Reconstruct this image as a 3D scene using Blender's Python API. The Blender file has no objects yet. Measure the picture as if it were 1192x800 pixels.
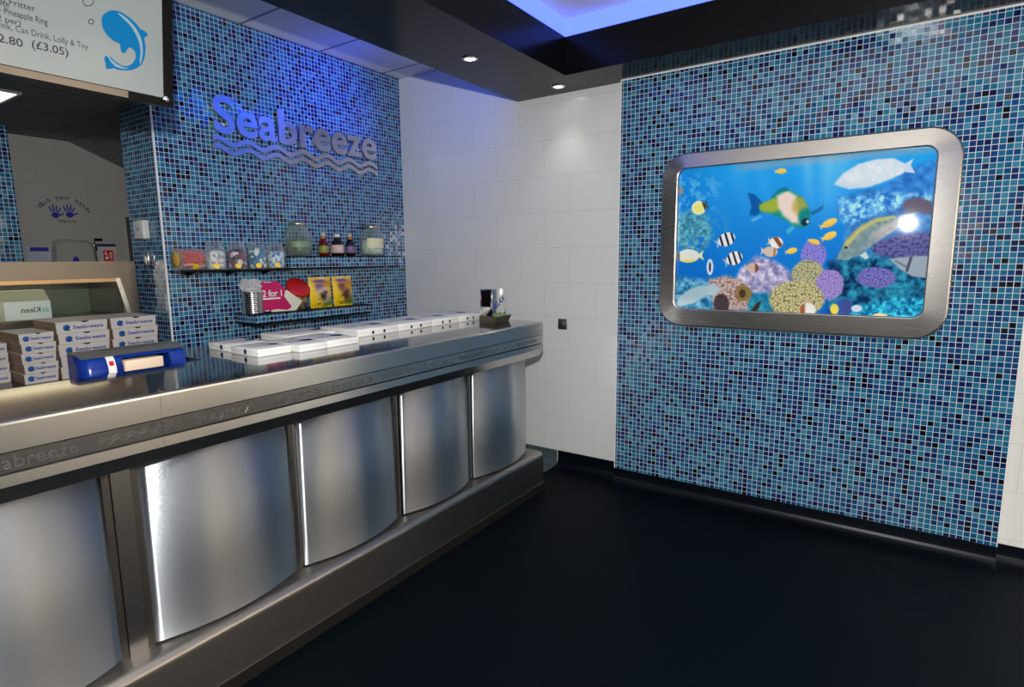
import bpy, bmesh, math, random
import numpy as np
from mathutils import Vector, Matrix, noise as mnoise

random.seed(7)
sc = bpy.context.scene
COL = sc.collection
PI = math.pi

# ------------------------------------------------------------------ camera
F, YAW, PIT, ROL, EYE = 672.77, 0.5937, 0.1468, -0.0093, Vector((0, 0, 1.55))
_cy, _sy, _cp, _sp = math.cos(YAW), math.sin(YAW), math.cos(PIT), math.sin(PIT)
FW = Vector((-_sy * _cp, _cy * _cp, -_sp))
_rt = Vector((_cy, _sy, 0)); _up = _rt.cross(FW)
RT = math.cos(ROL) * _rt + math.sin(ROL) * _up
UP = -math.sin(ROL) * _rt + math.cos(ROL) * _up
cam_d = bpy.data.cameras.new('camera')
cam_d.sensor_fit = 'HORIZONTAL'; cam_d.sensor_width = 36.0
cam_d.lens = F * 36.0 / 1192.0; cam_d.clip_start = 0.05
cam = bpy.data.objects.new('camera', cam_d); COL.objects.link(cam)
cam.matrix_world = Matrix((
    (RT.x, UP.x, -FW.x, EYE.x), (RT.y, UP.y, -FW.y, EYE.y), (RT.z, UP.z, -FW.z, EYE.z), (0, 0, 0, 1)))
sc.camera = cam

# ------------------------------------------------------------------ light and exposure
sc.view_settings.view_transform = 'Standard'
sc.view_settings.look = 'None'
sc.view_settings.gamma = 1.0
sc.view_settings.use_curve_mapping = False
sc.view_settings.exposure = 0.12
sc.cycles.use_denoising = True
sc.cycles.max_bounces = 8
sc.cycles.sample_clamp_indirect = 6.0

w = bpy.data.worlds.new('daylight'); sc.world = w; w.use_nodes = True
w.node_tree.nodes['Background'].inputs[0].default_value = (0.80, 0.90, 1.0, 1)
w.node_tree.nodes['Background'].inputs[1].default_value = 0.45

def lamp(name, typ, loc, energy, color=(1, 1, 1), aim=None, **kw):
    d = bpy.data.lights.new(name, typ); d.energy = energy; d.color = color
    for k, v in kw.items(): setattr(d, k, v)
    o = bpy.data.objects.new(name, d); COL.objects.link(o); o.location = loc
    if aim is not None:
        o.rotation_euler = (Vector(aim) - Vector(loc)).to_track_quat('-Z', 'Y').to_euler()
    return o

# the photographer's flash, just above the lens
lamp('camera_flash', 'SPOT', (0.0, -0.02, 1.86), 300, (1.0, 0.985, 0.95), aim=(-0.9, 3.2, 1.5),
     spot_size=math.radians(172), spot_blend=0.55, shadow_soft_size=0.022)
# daylight through the shop window (portal on the opening)
po = lamp('window_portal', 'AREA', (2.68, -0.1, 1.5), 1, aim=(0, -0.1, 1.5), shape='RECTANGLE', size=3.6, size_y=2.0)
po.data.cycles.is_portal = True

# ------------------------------------------------------------------ helpers
def tag(o, label=None, cat=None, group=None, kind=None):
    if label: o['label'] = label
    if cat: o['category'] = cat
    if group: o['group'] = group
    if kind: o['kind'] = kind
    return o

def thing(name, label, cat, loc=(0, 0, 0), group=None):
    o = bpy.data.objects.new(name, None); COL.objects.link(o)
    o.location = loc; o.empty_display_size = 0.05
    o['base'] = list(loc)
    return tag(o, label, cat, group)

def base_of(p):
    while p.parent: p = p.parent
    return Vector(p.location)

class MB:
    def __init__(s): s.v = []; s.f = []; s.m = []; s.sm = []
    def add(s, vs, fs, m=0, smooth=False):
        n = len(s.v); s.v += [tuple(v) for v in vs]
        s.f += [tuple(i + n for i in f) for f in fs]
        s.m += [m] * len(fs); s.sm += [smooth] * len(fs); return s
    def box(s, x0, x1, y0, y1, z0, z1, m=0):
        vs = [(x, y, z) for z in (z0, z1) for y in (y0, y1) for x in (x0, x1)]
        return s.add(vs, [(0, 2, 3, 1), (4, 5, 7, 6), (0, 1, 5, 4), (2, 6, 7, 3), (0, 4, 6, 2), (1, 3, 7, 5)], m)
    def rbox(s, x0, x1, y0, y1, z0, z1, r=0.01, seg=3, m=0):
        bm = bmesh.new(); bmesh.ops.create_cube(bm, size=1)
        for v in bm.verts:
            v.co = Vector(((x0 + x1) / 2 + v.co.x * (x1 - x0), (y0 + y1) / 2 + v.co.y * (y1 - y0), (z0 + z1) / 2 + v.co.z * (z1 - z0)))
        bmesh.ops.bevel(bm, geom=bm.edges[:], offset=r, segments=seg, profile=0.5, affect='EDGES')
        bm.verts.index_update()
        s.add([v.co[:] for v in bm.verts], [[v.index for v in f.verts] for f in bm.faces], m, True); bm.free(); return s
    def prism(s, pts, d, m=0, smooth=False):
        """pts: 3-D polygon, d: extrusion vector"""
        n = len(pts); d = Vector(d)
        vs = [Vector(p) for p in pts] + [Vector(p) + d for p in pts]
        fs = [tuple(range(n))[::-1], tuple(range(n, 2 * n))]
        s.add(vs, fs, m)
        return s.add(vs, [(i, (i + 1) % n, n + (i + 1) % n, n + i) for i in range(n)], m, smooth)
    def lathe(s, prof, org, axis=(0, 0, 1), n=24, m=0, smooth=True, jitter=None):
        ax = Vector(axis).normalized(); q = Vector((0, 0, 1)).rotation_difference(ax)
        vs = []; org = Vector(org)
        for k, (r, z) in enumerate(prof):
            for i in range(n):
                a = 2 * PI * i / n; p = Vector((r * math.cos(a), r * math.sin(a), z))
                if jitter: p += jitter * mnoise.noise_vector(p * 60 + Vector((k, 0, 0)))
                vs.append(org + q @ p)
        fs = []
        for k in range(len(prof) - 1):
            for i in range(n):
                j = (i + 1) % n
                fs.append((k * n + i, k * n + j, (k + 1) * n + j, (k + 1) * n + i))
        s.add(vs, fs, m, smooth)
        L = len(prof) - 1
        return s.add(vs, [tuple(range(n))[::-1], tuple(range(L * n, L * n + n))], m)
    def tube(s, pts, r, n=8, m=0):
        pts = [Vector(p) for p in pts]; vs = []
        for k, p in enumerate(pts):
            t = (pts[min(k + 1, len(pts) - 1)] - pts[max(k - 1, 0)]).normalized()
            u = t.orthogonal().normalized() if k == 0 else (u - t * u.dot(t)).normalized()
            b = t.cross(u)
            vs += [p + r * (math.cos(2 * PI * i / n) * u + math.sin(2 * PI * i / n) * b) for i in range(n)]
        fs = [(k * n + i, k * n + (i + 1) % n, (k + 1) * n + (i + 1) % n, (k + 1) * n + i) for k in range(len(pts) - 1) for i in range(n)]
        fs += [tuple(range(n))[::-1], tuple(range((len(pts) - 1) * n, len(pts) * n))]
        return s.add(vs, fs, m, True)
    def build(s, name, mat, parent=None, recalc=True):
        me = bpy.data.meshes.new(name)
        off = base_of(parent) if parent else Vector((0, 0, 0))
        bm = bmesh.new()
        bv = [bm.verts.new(Vector(v) - off) for v in s.v]
        for f, mi, sm in zip(s.f, s.m, s.sm):
            try: fc = bm.faces.new([bv[i] for i in f])
            except ValueError: continue
            fc.material_index = mi; fc.smooth = sm
        bmesh.ops.remove_doubles(bm, verts=bm.verts, dist=1e-6)
        if recalc: bmesh.ops.recalc_face_normals(bm, faces=bm.faces)
        bm.to_mesh(me); bm.free()
        for mm in (mat if isinstance(mat, (list, tuple)) else [mat]): me.materials.append(mm)
        o = bpy.data.objects.new(name, me); COL.objects.link(o)
        if parent: o.parent = parent
        s.last = o
        return o

def struct(o): o['kind'] = 'structure'; return o

def copy_tree(o, parent=None):
    c = o.copy(); COL.objects.link(c)
    if parent: c.parent = parent
    for ch in [x for x in list(bpy.data.objects) if x.parent == o]: copy_tree(ch, c)
    return c

def ray(u, v): return FW + (u - 596) / F * RT - (v - 400) / F * UP
def at(u, v, ax, val):
    i = 'XYZ'.index(ax); d = ray(u, v); return EYE + d * ((val - EYE[i]) / d[i])
def on_plane(u, v, p, n):
    d = ray(u, v); return EYE + d * ((Vector(p) - EYE).dot(n) / d.dot(n))

_tc = {}
def text_geo(s, bold=0.0, res=3):
    """flat text outline faces: (verts2d, faces, width) for size 1"""
    k = (s, bold, res)
    if k in _tc: return _tc[k]
    cu = bpy.data.curves.new('t', 'FONT'); cu.body = s; cu.size = 1; cu.offset = bold; cu.resolution_u = res
    cu.fill_mode = 'FRONT'
    ob = bpy.data.objects.new('t', cu); COL.objects.link(ob)
    dg = bpy.context.evaluated_depsgraph_get(); me = ob.evaluated_get(dg).to_mesh()
    vs = [(v.co.x, v.co.y) for v in me.vertices]; fs = [tuple(p.vertices) for p in me.polygons]
    ob.evaluated_get(dg).to_mesh_clear()
    bpy.data.objects.remove(ob); bpy.data.curves.remove(cu)
    _tc[k] = (vs, fs); return _tc[k]

def extents(vs):
    xs = [v[0] for v in vs]; ys = [v[1] for v in vs]
    return min(xs), max(xs), min(ys), max(ys)

def add_flat(mb, vs, fs, org, ex, ey, depth=0.0, m=0):
    """put 2-D faces at org + x*ex + y*ey; optional thickness along ex x ey"""
    ex, ey, org = Vector(ex), Vector(ey), Vector(org); nz = ex.cross(ey).normalized()
    top = [org + ex * x + ey * y + nz * depth for x, y in vs]
    if depth <= 0:
        return mb.add(top, fs, m)
    n = len(vs); bot = [org + ex * x + ey * y for x, y in vs]
    cnt = {}
    for f in fs:
        for a, b in zip(f, f[1:] + f[:1]):
            cnt[(a, b)] = cnt.get((a, b), 0) + 1
    side = [(a, b, b + n, a + n) for (a, b) in cnt if (b, a) not in cnt]
    return mb.add(bot + top, [tuple(i + n for i in f) for f in fs] + side, m)

def add_text(mb, s, org, ex, ey, size, width=None, depth=0.0, bold=0.0, m=0, center=False):
    vs, fs = text_geo(s, bold)
    x0, x1, y0, y1 = extents(vs)
    kx = size if width is None else width / (x1 - x0)
    pts = [((x - x0) * kx - (width or size * (x1 - x0)) * (0.5 if center else 0), y * size) for x, y in vs]
    return add_flat(mb, pts, fs, org, Vector(ex), Vector(ey), depth, m)

def disc2d(cx, cy, rx, ry=None, n=20, a0=0.0, a1=2 * PI):
    ry = rx if ry is None else ry
    return [(cx + rx * math.cos(a0 + (a1 - a0) * i / n), cy + ry * math.sin(a0 + (a1 - a0) * i / n)) for i in range(n)]

def poly2d(mb, pts, org, ex, ey, depth=0.0, m=0):
    bm = bmesh.new(); vv = [bm.verts.new((x, y, 0)) for x, y in pts]; bm.faces.new(vv)
    bmesh.ops.triangulate(bm, faces=bm.faces[:]); bm.verts.index_update()
    vs = [(v.co.x, v.co.y) for v in bm.verts]
    fs = []
    for f in bm.faces:
        i = [v.index for v in f.verts]
        a, b, c = [vs[k] for k in i]
        if (b[0] - a[0]) * (c[1] - a[1]) - (b[1] - a[1]) * (c[0] - a[0]) < 0: i = i[::-1]
        fs.append(tuple(i))
    bm.free()
    return add_flat(mb, vs, fs, org, ex, ey, depth, m)

X_, Y_, Z_ = Vector((1, 0, 0)), Vector((0, 1, 0)), Vector((0, 0, 1))

# ------------------------------------------------------------------ materials
def srgb(r, g, b):
    f = lambda c: (c / 255 / 12.92) if c / 255 <= 0.04045 else ((c / 255 + 0.055) / 1.055) ** 2.4
    return (f(r), f(g), f(b), 1)

class NT:
    def __init__(s, name):
        s.mat = bpy.data.materials.new(name); s.mat.use_nodes = True
        s.t = s.mat.node_tree; s.b = s.t.nodes['Principled BSDF']
    def n(s, typ, **kw):
        nd = s.t.nodes.new('ShaderNode' + typ)
        for k, v in kw.items(): setattr(nd, k, v)
        return nd
    def l(s, a, b): s.t.links.new(a, b)
    def math(s, op, a, b=None, c=None):
        nd = s.n('Math', operation=op)
        for i, x in enumerate((a, b, c)):
            if x is None: continue
            if isinstance(x, (int, float)): nd.inputs[i].default_value = x
            else: s.l(x, nd.inputs[i])
        return nd.outputs[0]
    def mix(s, fac, a, b):
        nd = s.n('Mix', data_type='RGBA')
        for i, x in ((0, fac), (6, a), (7, b)):
            if isinstance(x, (int, float)): nd.inputs[i].default_value = x
            elif isinstance(x, tuple): nd.inputs[i].default_value = x
            else: s.l(x, nd.inputs[i])
        return nd.outputs[2]

def plain(name, col, rough=0.5, metal=0.0, spec=0.5, var=0.06, scale=30, coat=0.0, bump=0.0, bscale=200):
    t = NT(name); b = t.b
    nz = t.n('TexNoise'); nz.inputs['Scale'].default_value = scale; nz.inputs['Detail'].default_value = 3
    pos = t.n('NewGeometry'); t.l(pos.outputs['Position'], nz.inputs['Vector'])
    c2 = tuple(max(0, c * (1 - var)) for c in col[:3]) + (1,); c1 = tuple(min(1, c * (1 + var)) for c in col[:3]) + (1,)
    t.l(t.mix(nz.outputs[0], c2, c1), b.inputs['Base Color'])
    b.inputs['Roughness'].default_value = rough; b.inputs['Metallic'].default_value = metal
    b.inputs['Specular IOR Level'].default_value = spec; b.inputs['Coat Weight'].default_value = coat
    if bump:
        n2 = t.n('TexNoise'); n2.inputs['Scale'].default_value = bscale; n2.inputs['Detail'].default_value = 2
        t.l(pos.outputs['Position'], n2.inputs['Vector'])
        bp = t.n('Bump'); bp.inputs['Strength'].default_value = bump; bp.inputs['Distance'].default_value = 0.002
        t.l(n2.outputs[0], bp.inputs['Height']); t.l(bp.outputs[0], b.inputs['Normal'])
    return t.mat

def steel(name, col=(0.56, 0.55, 0.53), rough=0.28, grain=(3, 3, 300), gstr=0.12, emboss=0.0, aniso=0.0):
    t = NT(name); b = t.b
    pos = t.n('NewGeometry')
    mp = t.n('Mapping'); mp.inputs['Scale'].default_value = grain; t.l(pos.outputs['Position'], mp.inputs['Vector'])
    nz = t.n('TexNoise'); nz.inputs['Scale'].default_value = 1.0; nz.inputs['Detail'].default_value = 4
    t.l(mp.outputs[0], nz.inputs['Vector'])
    lo = tuple(c * 0.96 for c in col) + (1,); hi = tuple(min(1, c * 1.03) for c in col) + (1,)
    t.l(t.mix(nz.outputs[0], lo, hi), b.inputs['Base Color'])
    b.inputs['Metallic'].default_value = 1.0
    if aniso:                                      # grain runs level, so reflections smear up and down
        cr = t.n('CombineXYZ'); cr.inputs[0].default_value = 0.15; cr.inputs[2].default_value = 1.0
        b.inputs['Anisotropic'].default_value = aniso; t.l(cr.outputs[0], b.inputs['Tangent'])
    r = t.math('MULTIPLY_ADD', nz.outputs[0], gstr, rough - gstr / 2); t.l(r, b.inputs['Roughness'])
    if emboss:
        m2 = t.n('Mapping'); m2.inputs['Scale'].default_value = (60, 60, 170); t.l(pos.outputs['Position'], m2.inputs['Vector'])
        n2 = t.n('TexNoise'); n2.inputs['Scale'].default_value = 1.0; n2.inputs['Detail'].default_value = 1
        t.l(m2.outputs[0], n2.inputs['Vector'])
        bp = t.n('Bump'); bp.inputs['Strength'].default_value = emboss; bp.inputs['Distance'].default_value = 0.0015
        t.l(n2.outputs[0], bp.inputs['Height']); t.l(bp.outputs[0], b.inputs['Normal'])
    return t.mat

def emit(name, col, strength, base=(0.02, 0.02, 0.02, 1), rough=0.3, spec=0.1):
    t = NT(name); b = t.b; b.inputs['Specular IOR Level'].default_value = spec
    b.inputs['Base Color'].default_value = base; b.inputs['Roughness'].default_value = rough
    b.inputs['Emission Color'].default_value = col; b.inputs['Emission Strength'].default_value = strength
    return t.mat

def mosaic(name, axis, seed=0.0, pitch=0.0278):
    t = NT(name); b = t.b
    pos = t.n('NewGeometry'); sp = t.n('SeparateXYZ'); t.l(pos.outputs['Position'], sp.inputs[0])
    u = t.math('DIVIDE', sp.outputs['Y' if axis == 'X' else 'X'], pitch)
    v = t.math('DIVIDE', sp.outputs['Z'], pitch)
    u = t.math('ADD', u, 200.0 + 0.31); 
    fu, fv = t.math('FRACT', u), t.math('FRACT', v)
    cu, cv = t.math('FLOOR', u), t.math('FLOOR', v)
    cb = t.n('CombineXYZ'); t.l(cu, cb.inputs[0]); t.l(cv, cb.inputs[1]); cb.inputs[2].default_value = seed
    wn = t.n('TexWhiteNoise', noise_dimensions='3D'); t.l(cb.outputs[0], wn.inputs['Vector'])
    rp = t.n('ValToRGB'); e = rp.color_ramp; e.interpolation = 'LINEAR'
    stops = [(0.0, (0.003, 0.004, 0.008)), (0.055, (0.003, 0.004, 0.010)), (0.075, (0.004, 0.009, 0.058)), (0.28, (0.004, 0.025, 0.125)),
             (0.31, (0.004, 0.051, 0.156)), (0.55, (0.006, 0.084, 0.21)), (0.58, (0.008, 0.116, 0.225)), (0.87, (0.015, 0.158, 0.255)), (1.0, (0.052, 0.22, 0.32))]
    e.elements[0].position = stops[0][0]; e.elements[0].color = stops[0][1] + (1,)
    e.elements[1].position = 1.0; e.elements[1].color = stops[-1][1] + (1,)
    for p, c in stops[1:-1]:
        el = e.elements.new(p); el.color = c + (1,)
    t.l(wn.outputs['Value'], rp.inputs[0])
    # grout mask
    du = t.math('ABSOLUTE', t.math('SUBTRACT', fu, 0.5)); dv = t.math('ABSOLUTE', t.math('SUBTRACT', fv, 0.5))
    mx = t.math('MAXIMUM', du, dv)
    mr = t.n('MapRange'); mr.inputs['From Min'].default_value = 0.440; mr.inputs['From Max'].default_value = 0.466
    t.l(mx, mr.inputs['Value']); g = mr.outputs[0]
    t.l(t.mix(g, rp.outputs[0], (0.54, 0.63, 0.72, 1)), b.inputs['Base Color'])
    t.l(t.math('MULTIPLY_ADD', g, 0.6, 0.10), b.inputs['Roughness'])
    b.inputs['Specular IOR Level'].default_value = 0.5
    # each glass tile sits a little askew
    off = t.n('VectorMath', operation='SUBTRACT'); t.l(wn.outputs['Color'], off.inputs[0]); off.inputs[1].default_value = (0.5, 0.5, 0.5)
    sc_ = t.n('VectorMath', operation='SCALE'); t.l(off.outputs[0], sc_.inputs[0]); sc_.inputs['Scale'].default_value = 0.07
    ad = t.n('VectorMath', operation='ADD'); t.l(pos.outputs['Normal'], ad.inputs[0]); t.l(sc_.outputs[0], ad.inputs[1])
    no = t.n('VectorMath', operation='NORMALIZE'); t.l(ad.outputs[0], no.inputs[0])
    t.l(no.outputs[0], b.inputs['Normal'])
    return t.mat

def walltile(name, axis, col=(0.70, 0.71, 0.69, 1), tw=0.42, th=0.25, rough=0.16, joint=0.86, zoff=0.12):
    t = NT(name); b = t.b
    pos = t.n('NewGeometry'); sp = t.n('SeparateXYZ'); t.l(pos.outputs['Position'], sp.inputs[0])
    v = t.math('DIVIDE', t.math('ADD', sp.outputs['Z'], 10 - zoff), th); rv = t.math('FLOOR', v)
    sh = t.math('MULTIPLY', t.math('MODULO', rv, 2.0), 0.5)
    u = t.math('ADD', t.math('ADD', t.math('DIVIDE', sp.outputs['Y' if axis == 'X' else 'X'], tw), 100.2), sh)
    fu, fv = t.math('FRACT', u), t.math('FRACT', v)
    du = t.math('MULTIPLY', t.math('SUBTRACT', 0.5, t.math('ABSOLUTE', t.math('SUBTRACT', fu, 0.5))), tw)
    dv = t.math('MULTIPLY', t.math('SUBTRACT', 0.5, t.math('ABSOLUTE', t.math('SUBTRACT', fv, 0.5))), th)
    d = t.math('MINIMUM', du, dv)
    mr = t.n('MapRange'); mr.inputs['From Min'].default_value = 0.0012; mr.inputs['From Max'].default_value = 0.003
    t.l(d, mr.inputs['Value'])
    t.l(t.mix(mr.outputs[0], tuple(c * joint for c in col[:3]) + (1,), col), b.inputs['Base Color'])
    b.inputs['Roughness'].default_value = rough
    nz = t.n('TexNoise'); nz.inputs['Scale'].default_value = 4.0; t.l(pos.outputs['Position'], nz.inputs['Vector'])
    bp = t.n('Bump'); bp.inputs['Strength'].default_value = 0.25; bp.inputs['Distance'].default_value = 0.004
    t.l(t.math('ADD', t.math('MULTIPLY', mr.outputs[0], 0.3), nz.outputs[0]), bp.inputs['Height']); t.l(bp.outputs[0], b.inputs['Normal'])
    return t.mat

def ceiltile(name, col, jcol, pitch=0.6, ox=0.0, oy=0.0, rough=0.6):
    t = NT(name); b = t.b
    pos = t.n('NewGeometry'); sp = t.n('SeparateXYZ'); t.l(pos.outputs['Position'], sp.inputs[0])
    ds = []
    for o, off in (('X', ox), ('Y', oy)):
        fr = t.math('FRACT', t.math('DIVIDE', t.math('ADD', sp.outputs[o], 60 + off), pitch))
        ds.append(t.math('SUBTRACT', 0.5, t.math('ABSOLUTE', t.math('SUBTRACT', fr, 0.5))))
    d = t.math('MINIMUM', ds[0], ds[1])
    mr = t.n('MapRange'); mr.inputs['From Min'].default_value = 0.014; mr.inputs['From Max'].default_value = 0.020
    t.l(d, mr.inputs['Value'])
    t.l(t.mix(mr.outputs[0], jcol, col), b.inputs['Base Color']); b.inputs['Roughness'].default_value = rough
    return t.mat

def glassy(name, tint=(0.9, 0.95, 0.93), solid=0.12, rough=0.05, col=(0.8, 0.85, 0.85, 1)):
    """thin clear plastic / glass: mostly see-through with a gloss"""
    t = NT(name); b = t.b; nt = t.t
    b.inputs['Base Color'].default_value = col; b.inputs['Roughness'].default_value = rough
    tr = t.n('BsdfTransparent'); tr.inputs[0].default_value = tint + (1,)
    fr = t.n('LayerWeight'); fr.inputs[0].default_value = 0.35
    mx = t.n('MixShader'); t.l(t.math('MULTIPLY_ADD', fr.outputs['Facing'], 0.30, solid), mx.inputs[0])
    t.l(tr.outputs[0], mx.inputs[1]); t.l(b.outputs[0], mx.inputs[2])
    t.l(mx.outputs[0], nt.nodes['Material Output'].inputs['Surface'])
    return t.mat

def lumps(name, cols, scale=45, rough=0.3):
    """heaped sweets: a cell pattern in a few colours"""
    t = NT(name); b = t.b
    pos = t.n('NewGeometry'); vo = t.n('TexVoronoi'); vo.inputs['Scale'].default_value = scale
    t.l(pos.outputs['Position'], vo.inputs['Vector'])
    sp = t.n('SeparateColor'); t.l(vo.outputs['Color'], sp.inputs[0])
    rp = t.n('ValToRGB'); e = rp.color_ramp; e.interpolation = 'CONSTANT'
    n = len(cols); e.elements[0].color = cols[0]; e.elements[0].position = 0
    e.elements[1].color = cols[1]; e.elements[1].position = 1 / n
    for i in range(2, n): e.elements.new(i / n).color = cols[i]
    t.l(sp.outputs[0], rp.inputs[0]); t.l(rp.outputs[0], b.inputs['Base Color'])
    bp = t.n('Bump'); bp.inputs['Strength'].default_value = 0.8; bp.inputs['Distance'].default_value = 0.006; bp.invert = True
    t.l(vo.outputs['Distance'], bp.inputs['Height']); t.l(bp.outputs[0], b.inputs['Normal'])
    b.inputs['Roughness'].default_value = rough
    return t.mat

def printed(name, rough=0.25, coat=0.0, bright=1.0, glow=0.0):
    t = NT(name); b = t.b
    a = t.n('Attribute', attribute_name='ink'); c = a.outputs['Color']
    t.l(c, b.inputs['Base Color']); b.inputs['Roughness'].default_value = rough; b.inputs['Coat Weight'].default_value = coat
    b.inputs['Coat Roughness'].default_value = 0.03
    if glow:
        t.l(c, b.inputs['Emission Color']); b.inputs['Emission Strength'].default_value = glow
    return t.mat

M = {}
M['floor'] = plain('navy_vinyl', (0.0003, 0.0022, 0.0046, 1), 0.55, var=0.25, scale=90, bump=0.15, bscale=500, spec=0.08)
M['floor_grey'] = plain('grey_vinyl', (0.06, 0.085, 0.095, 1), 0.4, var=0.15, scale=60)
M['skirt'] = plain('navy_skirting', (0.001, 0.003, 0.006, 1), 0.35, var=0.2, spec=0.2)
M['tile_y'] = walltile('white_tile_facing_room', 'Y')
M['tile_x'] = walltile('white_tile_side', 'X')
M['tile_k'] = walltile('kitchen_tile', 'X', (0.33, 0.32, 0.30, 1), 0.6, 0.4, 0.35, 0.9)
M['mos_y'] = mosaic('blue_mosaic_facing_room', 'Y', 3.0)
M['mos_x'] = mosaic('blue_mosaic_side', 'X', 8.0)
M['trim'] = plain('white_trim', (0.75, 0.76, 0.76, 1), 0.35)
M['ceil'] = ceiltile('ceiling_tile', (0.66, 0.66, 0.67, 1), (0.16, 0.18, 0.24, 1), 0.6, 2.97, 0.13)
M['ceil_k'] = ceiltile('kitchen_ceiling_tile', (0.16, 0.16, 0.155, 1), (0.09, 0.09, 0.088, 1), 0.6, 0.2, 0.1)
M['gloss_black'] = plain('gloss_black_panel', (0.004, 0.004, 0.005, 1), 0.20, var=0.05, spec=0.14)
M['black'] = plain('black_plastic', (0.002, 0.002, 0.0025, 1), 0.35, spec=.12)
M['matt_black'] = plain('matt_black', (0.004, 0.004, 0.005, 1), 0.6, spec=.2)
M['white_panel'] = plain('white_ceiling_panel', (0.72, 0.71, 0.68, 1), 0.6)
M['led_blue'] = emit('blue_led_diffuser', (0.10, 0.17, 1.0, 1), 1.6, (0.1, 0.15, 0.8, 1))
M['led_wall'] = emit('blue_led_wall_washer', (0.0, 0.09, 1.0, 1), 8.0, (0.05, 0.1, 0.8, 1))
M['lamp'] = emit('downlight_lens', (1.0, 0.97, 0.9, 1), 12.0)
M['panel_light'] = emit('fluorescent_panel', (1.0, 1.0, 0.86, 1), 2.0)
M['steel'] = steel('brushed_steel', (0.58, 0.57, 0.55), 0.22, (200, 3, 200), 0.03, aniso=0.3)
M['steel_top'] = steel('polished_worktop_steel', (0.34, 0.34, 0.335), 0.09, (300, 2, 300), 0.07)
M['steel_panel'] = steel('embossed_steel_panel', (0.56, 0.59, 0.62), 0.44, (40, 40, 400), 0.02, emboss=0.16, aniso=1.0)
M['steel_frame'] = steel('brushed_frame_steel', (0.54, 0.51, 0.48), 0.27, (4, 120, 120), 0.025)
M['steel_dark'] = steel('engraved_steel', (0.27, 0.27, 0.27), 0.38, (100, 100, 100), 0.1)
M['steel_post'] = steel('dull_steel_post', (0.16, 0.145, 0.13), 0.4, (100, 100, 3), 0.1)
M['steel_warm'] = steel('warm_steel', (0.19, 0.165, 0.135), 0.30, (300, 3, 300), 0.12)
M['sign'] = steel('sign_steel', (0.60, 0.58, 0.56), 0.33, (60, 60, 300), 0.1, aniso=0.8)
M['chrome'] = steel('chrome', (0.8, 0.8, 0.8), 0.1, (50, 50, 50), 0.05)
M['card_white'] = plain('white_card', (0.80, 0.79, 0.76, 1), 0.55, var=0.03)
M['card_cream'] = plain('takeaway_card', (0.50, 0.46, 0.43, 1), 0.6, var=0.06)
M['card_brown'] = plain('raw_card_edge', (0.26, 0.17, 0.11, 1), 0.7, var=0.1)
M['ink_blue'] = plain('blue_ink', srgb(20, 85, 150), 0.5)
M['ink_text'] = plain('slate_blue_ink', srgb(60, 84, 150), 0.5)
M['ink_dark'] = plain('dark_ink', srgb(45, 48, 55), 0.5)
M['ink_navy'] = plain('navy_ink', srgb(22, 30, 140), 0.5)
M['paper'] = plain('white_paper', (0.78, 0.78, 0.76, 1), 0.7)
M['paper_grey'] = plain('blue_grey_paper', (0.34, 0.37, 0.45, 1), 0.7)
M['red'] = plain('red_print', srgb(190, 28, 24), 0.4)
M['blue_plastic'] = plain('blue_plastic', (0.004, 0.030, 0.25, 1), 0.25)
M['grey_lid'] = plain('grey_lid', (0.13, 0.13, 0.12, 1), 0.35)
M['white_plastic'] = plain('white_plastic', (0.62, 0.62, 0.60, 1), 0.35)
M['cream_paper'] = plain('cream_paper', (0.80, 0.62, 0.45, 1), 0.6)
M['yellow'] = plain('yellow_sticker', srgb(240, 205, 30), 0.4)
M['gold'] = steel('gold_lid', (0.62, 0.53, 0.33), 0.3, (50, 50, 50), 0.1)
M['magenta'] = plain('magenta_card', srgb(190, 12, 92), 0.4)
M['cream_card'] = plain('cream_card', srgb(225, 222, 200), 0.55)
M['sauce_red'] = plain('red_sauce', srgb(95, 20, 16), 0.12)
M['sauce_brown'] = plain('brown_sauce', (0.012, 0.008, 0.008, 1), 0.1)
M['label_green'] = plain('green_label', srgb(140, 140, 60), 0.5, var=0.4, scale=120)
M['label_pink'] = plain('pink_label', srgb(205, 175, 165), 0.5, var=0.35, scale=120)
M['label_cream'] = plain('cream_label', srgb(225, 215, 175), 0.5, var=0.15, scale=90)
M['cap_cream'] = plain('cream_cap', srgb(205, 180, 150), 0.4)
M['cap_white'] = plain('white_cap', srgb(215, 225, 220), 0.4)
M['neck_orange'] = plain('orange_neck_band', srgb(175, 105, 60), 0.4)
M['clear'] = glassy('clear_plastic', (.95, .97, .97), solid=0.03)
M['glass'] = glassy('jar_glass', (0.84, 0.91, 0.89), solid=0.04)
M['cab_glass'] = glassy('cabinet_glass', (0.94, 0.97, 0.95), solid=0.03, rough=0.03, col=(0.1, 0.14, 0.12, 1))
M['dryer'] = plain('dryer_plastic', (0.30, 0.30, 0.275, 1), 0.3)

# ------------------------------------------------------------------ the room
XL, YB, YM = -3.574, 3.664, 3.611         # sign wall, white wall, mosaic panel
ZS, ZC, ZK = 2.665, 3.017, 2.45           # soffit underside, tiled ceiling, kitchen ceiling
XR, YR = 2.7, -2.6

struct(MB().box(-2.07, XR, YR, YB + .1, -.1, 0).build('floor', M['floor']))
struct(MB().box(-5.4, -2.07, YR, YB + .1, -.1, 0).build('floor_staff', M['floor_grey']))
struct(MB().box(-5.5, XR + .1, YB, YB + .1, 0, 3.1).build('wall_back', M['tile_y']))
o = struct(MB().box(-1.576, .487, YM, YB, .085, ZS).build('wall_mosaic', M['mos_y']))
tr = MB()
tr.box(-1.583, -1.576, YM - .002, YB, .085, ZS); tr.box(.487, .491, YM - .001, YB, .085, ZS)
tr.box(-1.576, .487, YM - .003, YM, ZS - .009, ZS)
struct(tr.build('trim_1', M['trim'], o))
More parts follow.
